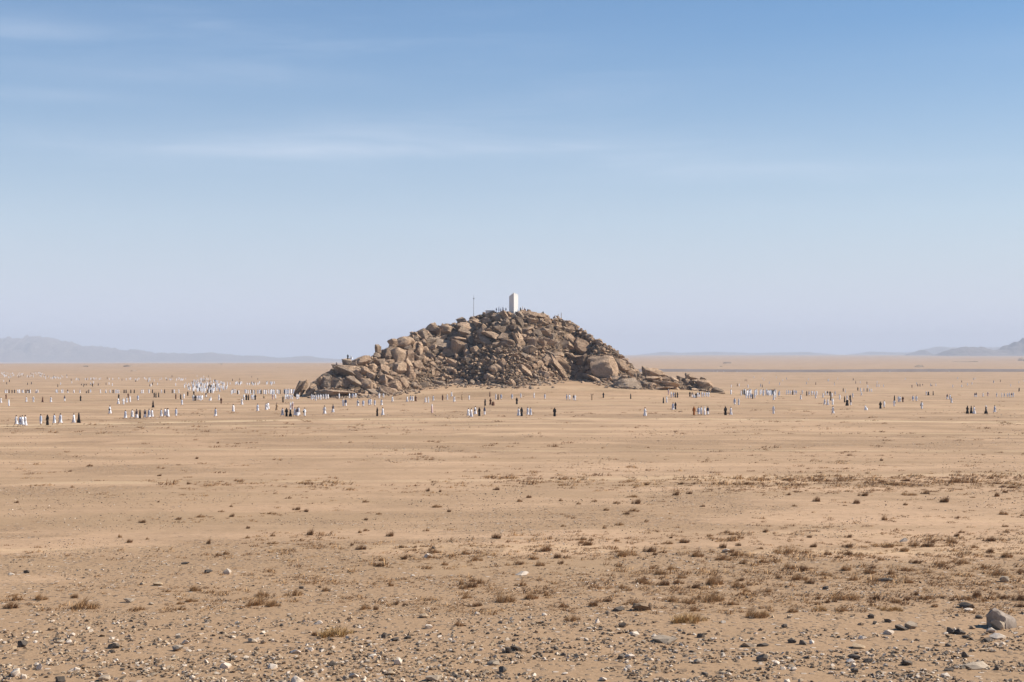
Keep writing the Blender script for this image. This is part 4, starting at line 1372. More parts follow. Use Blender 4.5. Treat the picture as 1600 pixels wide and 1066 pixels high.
band(46, 361, 461, 613.8, 616.3, 'tttwwgbbm', 'person in %s in the long row left of the leaning slabs', 'people in the long row left of the leaning slabs')
band(42, 1141, 1221, 615.0, 618.5, 'ttwwgbm', 'person in %s in the dense row right of the outcrop', 'people in the dense row right of the outcrop')
DENSE = 'person in %s in the dense far crowd left of the hill'
DG = 'people in the dense far crowd left of the hill'
for _ in range(190):
    while True:
        qx_, qy_ = random.uniform(288, 356), random.uniform(593, 615)
        if abs(qx_ - 322) / 36 + abs(qy_ - 605) / 13 < 1.15:
            break
    k = random.choice('ttttwwwgb')
    PEOPLE.append((qx_, qy_, k, 'stand', DENSE % KIND[k], DG))
FAR = 'person in %s among the distant scattered crowd'
FG = 'distant scattered crowd'
band(40, 351, 430, 599.5, 602.5, 'tttwwb', FAR, FG)
band(70, 0, 70, 582.5, 591, 'ttwwwb', FAR, FG)
band(26, 70, 106, 587, 593, 'ttwwb', FAR, FG)
band(52, 106, 292, 592.3, 595, 'ttwwb', FAR, FG)
band(30, 0, 350, 595, 605, 'ttwbb', FAR, FG)
band(12, 255, 420, 588, 597, 'tb', FAR, FG)
band(26, 1110, 1140, 579.5, 581.5, 'ttw', FAR, FG)
band(10, 1150, 1600, 580, 583, 'ttw', FAR, FG)
band(36, 1140, 1600, 590, 606, 'ttwbg', FAR, FG)
for e in ((127.4, 602.3, 'b', 'crouch'), (132.5, 602.3, 'b', 'crouch'), (135, 602.2, 'b', 'crouch'), (141.4, 602, 'b', 'crouch'), (1152, 603.7, 'b', 'stand'), (1155, 603.7, 't', 'stand'), (1191, 605.5, 'b', 'stand'), (1166.8, 596, 'n', 'stand'), (1274.6, 601.3, 'b', 'stand'),
          (1303.7, 601, 'n', 'stand'), (1337, 599.5, 'b', 'stand'), (1344, 599, 'm', 'stand'), (1354.5, 600.3, 'b', 'stand'), (1370, 604.6, 't', 'stand'), (1373.3, 604.6, 't', 'stand'), (1380.6, 605, 'm', 'stand'),
          (1434, 604, 'b', 'stand'), (1437.4, 604, 'b', 'stand'), (1441.5, 602.4, 'b', 'crouch'), (1456, 603.5, 'b', 'crouch'), (1462.3, 603.6, 't', 'stand'), (1488.6, 605.3, 't', 'stand'), (1563, 597, 'b', 'stand'), (1592.5, 611, 'b', 'stand')):
    PEOPLE.append((*e, FAR % KIND[e[2]], FG))

PEOPLE.sort(key=lambda p: (p[5] is not None, -p[1]))
ppx = np.array([p[0] for p in PEOPLE]); ppy = np.array([p[1] for p in PEOPLE])
gx, gy, gz = trace(ground_z, ppx, ppy)
LIMIT = 288


def heading(kind, pose):
    return random.choice((R(90), R(-90))) + random.uniform(-0.5, 0.5) if pose == 'walk' else random.uniform(-math.pi, math.pi)


def put_person(x, y, z, kind, pose, label, grp, small, rz=None):
    s = random.uniform(0.95, 1.05) * (0.95 if kind in 'bk' else 1.0)
    rz = heading(kind, pose) if rz is None else rz
    if small:
        o = link('person', joined(kind, pose), None, (x, y, z))
    else:
        o = link('person', None, None, (x, y, z))
        for name, me in proto(kind, pose):
            link(name, me, o)
    o.scale = (s * random.uniform(0.94, 1.08), s * random.uniform(0.94, 1.08), s)
    o.rotation_euler = (0, 0, rz)
    tag(o, label, 'person', grp or 'people walking over the desert plain')


crowd = []
for i, p in enumerate(PEOPLE):
    if i < LIMIT:
        put_person(float(gx[i]), float(gy[i]), float(gz[i]), p[2], p[3], p[4], p[5], gy[i] > 520)
    else:
        crowd.append((float(gx[i]), float(gy[i]), float(gz[i]), p[2], p[3]))

# the rest of the far crowd: one joined mesh of simple robed figures
def crowd_mesh():
    bm = bmesh.new()
    rings_bm([(0.0, 0, 0, 0.24, 0.22), (0.6, 0, 0, 0.20, 0.18), (1.2, 0, 0, 0.24, 0.17), (1.4, 0, 0, 0.17, 0.12), (1.5, 0, 0, 0.06, 0.06)], 8, bm=bm)
    nb = len(bm.faces)
    bmesh.ops.create_icosphere(bm, subdivisions=1, radius=0.115, matrix=Matrix.Translation((0, 0, 1.6)))
    bmesh.ops.triangulate(bm, faces=bm.faces[:])
    bm.verts.ensure_lookup_table()
    V = np.array([v.co[:] for v in bm.verts]); T = np.array([[v.index for v in f.verts] for f in bm.faces])
    head = V[T].mean(1)[:, 2] > 1.48
    bm.free()
    mats = [M_WHITE, M_BLACK, M_BLUEG, M_BROWN, M_HAIR, M_CREAM]
    body = {'w': 0, 't': 0, 'b': 1, 'm': 0, 'n': 3, 'g': 2}
    Vs, Ts, Ms = [], [], []
    for k, (x, y, z, kd, pose) in enumerate(crowd):
        a = random.uniform(0, 6.28); c, s = math.cos(a), math.sin(a)
        W = V.copy()
        W[:, 2] *= 0.55 if pose == 'crouch' else random.uniform(0.93, 1.05)
        W[:, 0] *= random.uniform(0.9, 1.25)
        W = np.stack([W[:, 0] * c - W[:, 1] * s + x, W[:, 0] * s + W[:, 1] * c + y, W[:, 2] + z], -1)
        Vs.append(W); Ts.append(T + k * len(V))
        Ms.append(np.where(head, 1 if kd == 'b' else (5 if kd == 't' and k % 3 == 0 else 4), body.get(kd, 0)))
    return np_mesh('crowd', np.concatenate(Vs), np.concatenate(Ts), mats, np.concatenate(Ms), R(60))


o = link('crowd', crowd_mesh())
tag(o, 'far crowd of tiny white and black robed people on the plain', kind='stuff')

# people up on the rocks
for k, (pp, dy, kd, pose, lab) in enumerate((
        (775.5, 0, 'm', 'stand', 'leftmost of those on summit'), (779.5, 1, 't', 'stand', 'second on the summit'), (782.2, 2, 'w', 'stand', 'third on the summit'), (785.8, 1, 't', 'stand', 'fourth on the summit, left of pillar'),
        (790.5, 0, 'm', 'stand', 'nearest left of the summit pillar'), (805.2, -3, 'm', 'stand', 'in front of the summit pillar'), (813.2, 0.5, 'b', 'stand', 'just right of the summit pillar'),
        (816.5, 1, 't', 'stand', 'in white just right of summit pillar'), (820, 1, 'n', 'crouch', 'sitting right of the summit pillar'), (824.5, 1, 'b', 'crouch', 'sitting farther right on the summit'),
        (848.5, 0, 'b', 'crouch', 'on the summit right slope'), (867.5, 0, 'm', 'crouch', 'beside the white posts'),
        (543.5, -1, 'b', 'stand', 'on the dark pointed left boulder'), (549, 0, 't', 'crouch', 'beside the dark pointed left boulder'), (526, 0, 'm', 'stand', 'on the big flat left slab'), (530.5, 0, 't', 'crouch', 'sitting on the big flat left slab'))):
    x, y, z = summit(pp, dy)
    if pp < 600:
        z = EYE - ((560 if pp > 540 else 573) - HZ) / F * y
    else:
        z += 0.9
    z -= 0.5 if pp > 600 else 0.3
    put_person(x, y, z, kd, pose, f"person in {KIND[kd]} {POSEWORD[pose]}, {lab}", 'people up on the hill', True)

# ------------------------------------------------------------------ stones of the foreground
SHAPES_ST = [[hull_mesh('stone', 1000 + 20 * m + i, 13 + i, 2, 0.07, STONES[m], 20) for i in range(9)] for m in range(5)]
MI = {'d': 0, 'b': 1, 't': 2, 'g': 3, 'w': 4}
CN = {'d': 'dark', 'b': 'brown', 't': 'tan', 'g': 'grey', 'w': 'white'}
ST = [(34, 1006, 16, 12, 'd', 'dark pointed stone standing at the lower left edge of the gravel'), (106, 1003, 11, 7, 'w', 'white stone touching a flat grey slab at lower left'), (91, 1003, 18, 5, 'g', 'flat grey slab left of the white stone at lower left'),  # many dark entries put shade and shadow of ordinary stones into colour
      (177, 1009, 17, 10, 'd', 'large dark rounded stone in the lower left gravel'), (174, 1018, 11, 6, 'd', 'smaller dark stone just below large dark rounded one at lower left'), (23, 1051, 14, 14, 'w', 'tilted white stone in the bottom left corner'),
      (36, 1057, 10, 9, 'w', 'white stone right of the tilted white one in bottom left corner'), (135, 1017, 10, 7, 'w', None), (352, 1040, 18, 10, 'w', 'broad pale stone at the bottom edge below a dark lump'), (362, 1029, 11, 7, 'd', None),
      (322, 1033, 8, 7, 'w', None), (277, 1013, 18, 10, 'g', None), (289, 1003, 10, 7, 'w', None), (394, 1001, 16, 7, 'g', None), (94, 1062, 16, 11, 'd', None), (162, 1060, 18, 9, 'g', None), (60, 1041, 10, 12, 'w', None),
      (354, 893, 14, 10, 'w', 'pinkish white stone beside flat dark stone on left sand'), (324, 893, 17, 6, 'd', 'flat dark stone left of pinkish white stone on left sand'), (289, 880, 12, 4, 'd', None), (201, 938, 18, 8, 'g', 'lumpy grey stone with pale top on the open left sand'),
      (41, 893, 9, 6, 'd', None), (17, 897, 10, 4, 'w', None), (246, 912, 14, 7, 't', None), (222, 912, 10, 5, 't', None), (465, 1062, 20, 14, 'w', 'biggest pale stone at the bottom edge left of centre'), (600, 992, 10, 10, 'd', 'upright dark triangular stone right of the big tawny shrub'),
      (617, 999, 14, 6, 'd', None), (637, 996, 10, 5, 'd', None), (621, 1033, 12, 13, 'w', 'pale upright wedge stone in gravel at lower centre'), (461, 1018, 15, 7, 'w', 'flat white stone below the big tawny shrub'), (485, 1014, 9, 8, 'w', None), (670, 979, 12, 8, 'w', 'white stone leaning on a small shrub at lower centre'),
      (662, 962, 15, 8, 't', None), (496, 973, 14, 6, 'w', 'flat white stone left above the big tawny shrub'), (520, 1037, 13, 10, 'd', None), (771, 1036, 19, 8, 'g', None), (785, 1046, 13, 11, 'd', None), (677, 1060, 27, 10, 'g', 'wide grey slab at the bottom edge near the centre'),
      (607, 1052, 20, 7, 't', None), (425, 1041, 15, 9, 'w', None), (581, 1025, 14, 5, 'w', None), (597, 1021, 8, 8, 't', None), (746, 958, 9, 5, 'w', None), (669, 868, 13, 7, 'w', None), (644, 899, 7, 4, 'w', None), (677, 856, 7, 5, 'd', None),
      (795, 1016, 12, 10, 'd', None), (552, 1055, 15, 8, 'w', None), (1002, 948, 32, 14, 'b', 'largest brown rock mass on the sand right of centre'), (967, 952, 18, 7, 'd', 'flat dark stone left of the large brown rock mass'), (1016, 948, 8, 11, 'b', None),
      (815, 896, 21, 6, 'w', 'long flat white slab at the left of centre sand'), (975, 976, 17, 9, 'b', 'brown rounded stone like a loaf in gravel right of centre'), (934, 970, 7, 9, 'w', None), (851, 960, 8, 5, 'w', None), (1040, 1000, 40, 9, 'g', 'long low grey slab with pale left end right of centre'),
      (1023, 994, 10, 8, 'w', None), (1095, 993, 12, 8, 'd', None), (970, 1026, 11, 9, 'd', None), (985, 1025, 17, 6, 'w', None), (1091, 1033, 14, 8, 'g', None), (1192, 1027, 20, 14, 'd', 'dark jagged stone in gravel right of centre'), (1170, 1008, 22, 7, 'g', None), (1135, 860, 13, 8, 'w', 'white stone among shrubs right of centre'),
      (807, 1014, 19, 7, 'd', None), (942, 1061, 13, 7, 'w', None), (982, 1041, 9, 6, 'w', None), (1193, 1008, 20, 5, 'd', None), (992, 990, 17, 7, 'w', None), (880, 1022, 10, 6, 'd', None), (1012, 1029, 9, 5, 'd', None),
      (1567, 966, 44, 33, 'g', 'largest grey boulder of the foreground with dark left face at right edge'), (1560, 976, 20, 17, 'g', 'heart shaped grey stone leaning on the largest foreground boulder'), (1550, 985, 15, 9, 'w', 'rounded white stone at the foot of the largest foreground boulder'), (1562, 995, 24, 8, 'w', 'flat pale stone in front of the largest foreground boulder'),
      (1512, 946, 24, 10, 'd', 'dark wedge stone left behind the largest foreground boulder'), (1515, 953, 14, 4, 'w', None), (1487, 985, 13, 11, 'd', 'dark half of a split stone left of largest foreground boulder'), (1501, 987, 18, 10, 'd', None), (1493, 985, 6, 11, 'w', None), (1510, 995, 13, 6, 'd', None),
      (1424, 977, 18, 12, 'g', 'pale topped grey stone in right gravel'), (1411, 982, 22, 6, 'd', None), (1431, 977, 10, 11, 'd', None), (1530, 964, 11, 6, 'd', None), (1529, 1040, 46, 9, 'g', 'long dark grey slab near the bottom right corner'), (1570, 905, 14, 10, 'g', None),
      (1412, 844, 13, 6, 'w', 'white wedge stone on the sand behind the right shrubs'), (1238, 1001, 13, 9, 'd', None), (1255, 1004, 14, 8, 'd', None), (1269, 1003, 8, 8, 'w', None), (1335, 1027, 20, 8, 'd', None), (1330, 1033, 14, 7, 'w', None), (1358, 1032, 16, 7, 'd', None), (1417, 1036, 18, 8, 'd', None),
      (1509, 1023, 11, 10, 'd', None), (1349, 996, 14, 7, 'w', None), (1390, 988, 17, 8, 'w', None), (1226, 978, 11, 7, 'd', None), (1361, 963, 10, 8, 'd', None), (1388, 970, 12, 6, 'd', None), (1368, 973, 8, 6, 'd', None), (1342, 1010, 24, 7, 't', None), (1545, 1000, 16, 7, 'd', None), (1478, 1055, 14, 6, 'w', None),
      (1484, 1046, 16, 6, 'd', None), (1558, 1043, 6, 10, 'd', None), (1482, 1008, 12, 6, 'd', None), (1240, 1045, 10, 7, 'w', None), (1290, 919, 10, 5, 'd', None), (1383, 906, 24, 6, 'd', None)]


LAND = [(34, 1006, 'dark pointed stone at lower left'), (106, 1003, 'white stone touching grey slab'), (177, 1009, 'large dark stone at lower left'), (23, 1051, 'tilted white corner stone'),
        (352, 1040, 'broad pale stone at bottom left centre'), (354, 893, 'pinkish stone on left sand'), (201, 938, 'lumpy grey stone on left sand'), (465, 1062, 'biggest pale stone at bottom edge'), (600, 992, 'upright dark triangular stone'),
        (621, 1033, 'pale upright wedge stone'), (517, 990, 'biggest tawny shrub'), (677, 1060, 'wide grey slab at bottom centre'), (670, 979, 'white stone leaning on small shrub'), (1002, 948, 'large brown rock mass'), (815, 896, 'long flat white slab'),
        (975, 976, 'brown loaf shaped stone'), (1040, 1000, 'long grey slab with pale end'), (1192, 1027, 'dark jagged stone right of centre'), (1567, 966, 'largest foreground boulder'), (1512, 946, 'dark wedge stone near right edge'), (1487, 985, 'split dark stone at right'),
        (1424, 977, 'pale topped grey stone at right'), (1529, 1040, 'long dark slab at bottom right'), (1412, 844, 'white wedge stone behind right shrubs'), (122, 948, 'broad sparse shrub at left'), (15, 948, 'dark shrub at left edge'), (398, 945, 'wide double shrub left of centre'),
        (782, 938, 'tall leaning shrub at centre'), (850, 862, 'dark wide shrub at centre'), (1110, 912, 'tallest shrub right of centre'), (1070, 968, 'wide tawny shrub right of centre'), (1172, 963, 'leaning dark based shrub'), (892, 968, 'lone shrub at gravel edge'),
        (1225, 862, 'broad shrub belt right of centre'), (1308, 934, 'widest low shrub at right'), (1392, 951, 'tawny shrub at right gravel edge'), (1592, 936, 'dark shrub cut by right edge'), (1275, 782, 'dark round shrub on open sand'), (1477, 783, 'dark round shrub at far right'),
        (1376, 720, 'tiny lone shrub on bare sand'), (1055, 772, 'dark tuft pair right of centre'), (486, 834, 'dark upright shrub left of centre'), (563, 857, 'dark compact shrub left of centre'), (327, 848, 'fan shaped shrub on left sand'), (1330, 905, 'upright shrub in right band'),
        (1250, 890, 'dark based shrub in right band'), (713, 976, 'neat fan shaped shrub at lower centre'), (1135, 859, 'white stone among shrubs')]
ORDN = ['nearest', 'second nearest', 'third nearest', 'fourth nearest', 'fifth nearest', 'sixth nearest', 'seventh nearest', 'eighth nearest', 'ninth nearest', 'tenth nearest', 'eleventh nearest', 'twelfth nearest', 'thirteenth nearest', 'fourteenth nearest', 'fifteenth nearest', 'sixteenth nearest']


def landmark_labels(pts):
    """pts: (photo x, photo y, kind words) -> a label for each that leads from a landmark to it"""
    rows = {}
    for i, (px, py, kind) in enumerate(pts):
        d, j = min((math.hypot(px - q[0], 2.2 * (py - q[1])), j) for j, q in enumerate(LAND) if math.hypot(px - q[0], 2.2 * (py - q[1])) > 3)
        q = LAND[j]
        dx, dy = px - q[0], 2.2 * (py - q[1])
        side = ('right of' if dx > 0 else 'left of') if abs(dx) > abs(dy) else ('in front of' if dy > 0 else 'behind')
        rows.setdefault((kind, j, side), []).append((d, i))
    out = [None] * len(pts)
    for (kind, j, side), lst in rows.items():
        lst.sort()
        for k, (d, i) in enumerate(lst):
            out[i] = f"{kind} {side} the {LAND[j][2]}" + ('' if len(lst) == 1 else f", {ORDN[min(k, 15)]}")
    return out


def size_word(w, ref):
    return 'small' if w < ref * 0.75 else 'large' if w > ref * 1.35 else 'medium'


def put_stone(x, y, z, W, H, c, k, label, grp, sink=0.22):
    o = link('stone', SHAPES_ST[MI[c]][k % 9])
    o.scale = (W / 2, W / 2 * random.uniform(0.6, 0.95), H / 2)
    o.rotation_euler = (random.uniform(-0.15, 0.15), random.uniform(-0.18, 0.18), random.uniform(-0.5, 0.5) + (math.pi if k % 2 else 0))
    o.location = (x, y + W * 0.2, z + H / 2 - sink * H)
    tag(o, label, 'stone', grp)


sx, sy, sz_ = trace(ground_z, [s[0] for s in ST], [s[1] + 0.45 * s[3] for s in ST])
n_more = 292 - len(ST)
cand = []
while len(cand) < n_more:
    py = 870 + 200 * random.random() ** 0.38
    px = random.uniform(-10, 1610)
    if min(abs(px - s[0]) + abs(py - s[1]) for s in ST) < 12:
        continue
    w = random.uniform(6.0, 13.0) * (0.6 + 0.4 * (py - 870) / 200)
    cand.append((px, py, w, random.choice('ddbbbttttgggwww'), random.uniform(0.35, 0.75)))
SHW = lambda w, h: 'flat' if h < 0.42 * w else 'upright' if h > 0.85 * w else 'angular'
auto = landmark_labels([(s[0], s[1], f"{CN[s[4]]} {SHW(s[2], s[3])} stone") for s in ST] + [(c[0], c[1], f"{CN[c[3]]} {SHW(1, c[4])} stone") for c in cand])
def boulder_hull(pts, seed, mat, rough=0.05):
    bm = bmesh.new()
    for p in pts:
        bm.verts.new(p)
    bmesh.ops.convex_hull(bm, input=bm.verts[:])
    bmesh.ops.delete(bm, geom=[v for v in bm.verts if not v.link_faces], context='VERTS')
    bmesh.ops.subdivide_edges(bm, edges=bm.edges[:], cuts=4, use_grid_fill=True)
    bmesh.ops.triangulate(bm, faces=bm.faces[:])
    bm.verts.index_update()
    V = np.array([v.co[:] for v in bm.verts]); T = np.array([[v.index for v in f.verts] for f in bm.faces])
    bm.free()
    V = V * (1 + rough * n3(V, 2.0, seed) + rough * 0.6 * n3(V, 5.5, seed + 3))[:, None]
    lo, hi = V.min(0), V.max(0)
    return np_mesh('stone', (V - (lo + hi) / 2) / ((hi - lo) / 2), T, [mat], None, R(24))


BIG = boulder_hull([(-1, -0.3, 0.4), (-0.95, -0.35, -0.5), (-0.7, -0.5, 0.95), (-0.3, -0.45, 0.85), (0.15, -0.6, 0.3), (0.1, -0.7, -0.8), (0.8, -0.35, -0.85), (1.0, 0.0, -0.2), (0.95, 0.1, 0.1), (0.3, 0.0, 0.6), (-0.4, 0.2, 1.0), (-0.9, 0.4, 0.3),
                    (0.0, 0.8, 0.4), (0.6, 0.7, -0.3), (-0.8, 0.6, -0.9), (0.7, 0.6, -0.9), (-0.7, -0.5, -0.9)], 41, stone_mat('weathered_boulder', (0.15, 0.11, 0.082), (0.44, 0.36, 0.29), 3.0), 0.10)
for i, s in enumerate(ST):
    k = sy[i] / F
    lab = s[5]
    put_stone(float(sx[i]), float(sy[i]), float(sz_[i]), s[2] * k * 1.08, s[3] * k * 1.12, s[4], i, lab or auto[i], 'stones lying in the foreground')

for o in COL.objects:
    if o.name.startswith('stone') and 'largest grey boulder' in o.get('label', ''):
        o.data = BIG
        o.rotation_euler = (0, 0, -0.1)
        o.scale.y = o.scale.x * 0.8

# further single stones, each still large enough to see
ax_, ay_, az_ = trace(ground_z, [c[0] for c in cand], [c[1] for c in cand])
for i, c in enumerate(cand):
    k = ay_[i] / F
    put_stone(float(ax_[i]), float(ay_[i]), float(az_[i]), c[2] * k, c[2] * k * c[4], c[3], i + 3, auto[len(ST) + i], 'stones lying in the foreground')

# gravel: everything smaller
GR = [hull_shape(1300 + i, 9 + i % 4, 0, 0.0) for i in range(24)]
gpx, gpy, gw = [], [], []


def gravel_field(n, y0, y1, pw, wmin, wmax, thr):
    got = 0
    while got < n:
        py = y0 + (y1 - y0) * rng.random(4000) ** pw
        px = rng.uniform(-220, 1820, 4000)
        m = vnoise(px / 130.0, py / 16.0, 91) * 0.6 + vnoise(px / 45.0, py / 7.0, 92) * 0.4 > thr
        px, py = px[m], py[m]
        w = wmin + (wmax - wmin) * rng.random(len(px)) ** 2.6
        gpx.append(px); gpy.append(py); gw.append(w)
        got += len(px)


gravel_field(20000, 958, 1100, 0.55, 1.5, 9.0, -0.15)
gravel_field(6500, 860, 980, 0.8, 1.2, 4.6, 0.04)
gravel_field(7000, 760, 870, 0.8, 0.9, 3.0, 0.08)
gravel_field(4500, 640, 775, 0.9, 0.8, 2.4, 0.10)
gpx = np.concatenate(gpx); gpy = np.concatenate(gpy); gw = np.concatenate(gw)
x, y, z = trace(ground_z, gpx, gpy)
it = []
pick = rng.choice(5, len(x), p=[0.12, 0.30, 0.28, 0.12, 0.18])
for i in range(len(x)):
    W = gw[i] * y[i] / F / 2
    it.append((x[i], y[i], z[i] + W * 0.25, W, W * random.uniform(0.6, 1.0), W * random.uniform(0.35, 0.75), Euler((random.uniform(-0.4, 0.4), random.uniform(-0.4, 0.4), random.uniform(-3, 3))), int(pick[i])))
o = link('gravel', batch_rocks(it, GR, STONES, 'gravel', 25))
tag(o, 'loose gravel of dark, tan and pale pebbles over the desert floor', kind='stuff')

# ------------------------------------------------------------------ dry shrubs
def tuft_arrays(n, seed, spread, lean, h0, width, curl=0.25):
    """n thin bent stems in a unit-wide tuft; each stem is two crossed slivers joined at the tip"""
    r = np.random.default_rng(seed)
    V, T = [], []
    clumps = np.clip(r.normal(0, 1, (8, 2)), -1.5, 1.5) * np.array([0.34, 0.22]) * spread
    tall = r.uniform(0.55, 1.0, 8)
    for i in range(n):
        ci = r.integers(0, 8)
        c = clumps[ci]
        b = np.array([c[0] + r.normal(0, 0.06), c[1] + r.normal(0, 0.06), -0.02])
        a = r.uniform(0, 2 * math.pi)
        out = r.uniform(0.0, 1.0) ** 0.7
        h = h0 * (0.25 + 0.75 * r.random() ** 1.6) * tall[ci] * math.exp(-((c[0] / 0.62) ** 2)) * (1.1 - 0.5 * out)
        d = np.array([math.cos(a) * out * 1.0 + lean * r.uniform(0.4, 1.5), math.sin(a) * out * 0.8, 0])
        mid = b + np.array([0, 0, h * 0.6]) + d * h * 0.45
        tip = b + np.array([0, 0, h * r.uniform(0.85, 1.1)]) + d * h * (1.0 + curl * r.uniform(0, 1))
        sd = np.array([math.cos(a + 1.57), math.sin(a + 1.57), 0]) * width * r.uniform(0.6, 1.3)
        k = len(V)
        V += [b - sd, b + sd, mid - sd * 0.8, mid + sd * 0.8, tip]
        T += [(k, k + 1, k + 3), (k, k + 3, k + 2), (k + 2, k + 3, k + 4)]
        if r.random() < 0.6:      # side twig
            k = len(V)
            a2 = r.uniform(0, 6.28)
            e = mid + np.array([math.cos(a2) * 0.12 + lean * 0.1, math.sin(a2) * 0.1, r.uniform(0.05, 0.16)]) * (h / 0.6)
            V += [mid - sd * 0.6, mid + sd * 0.6, e]
            T += [(k, k + 1, k + 2)]
    return np.array(V), np.array(T)


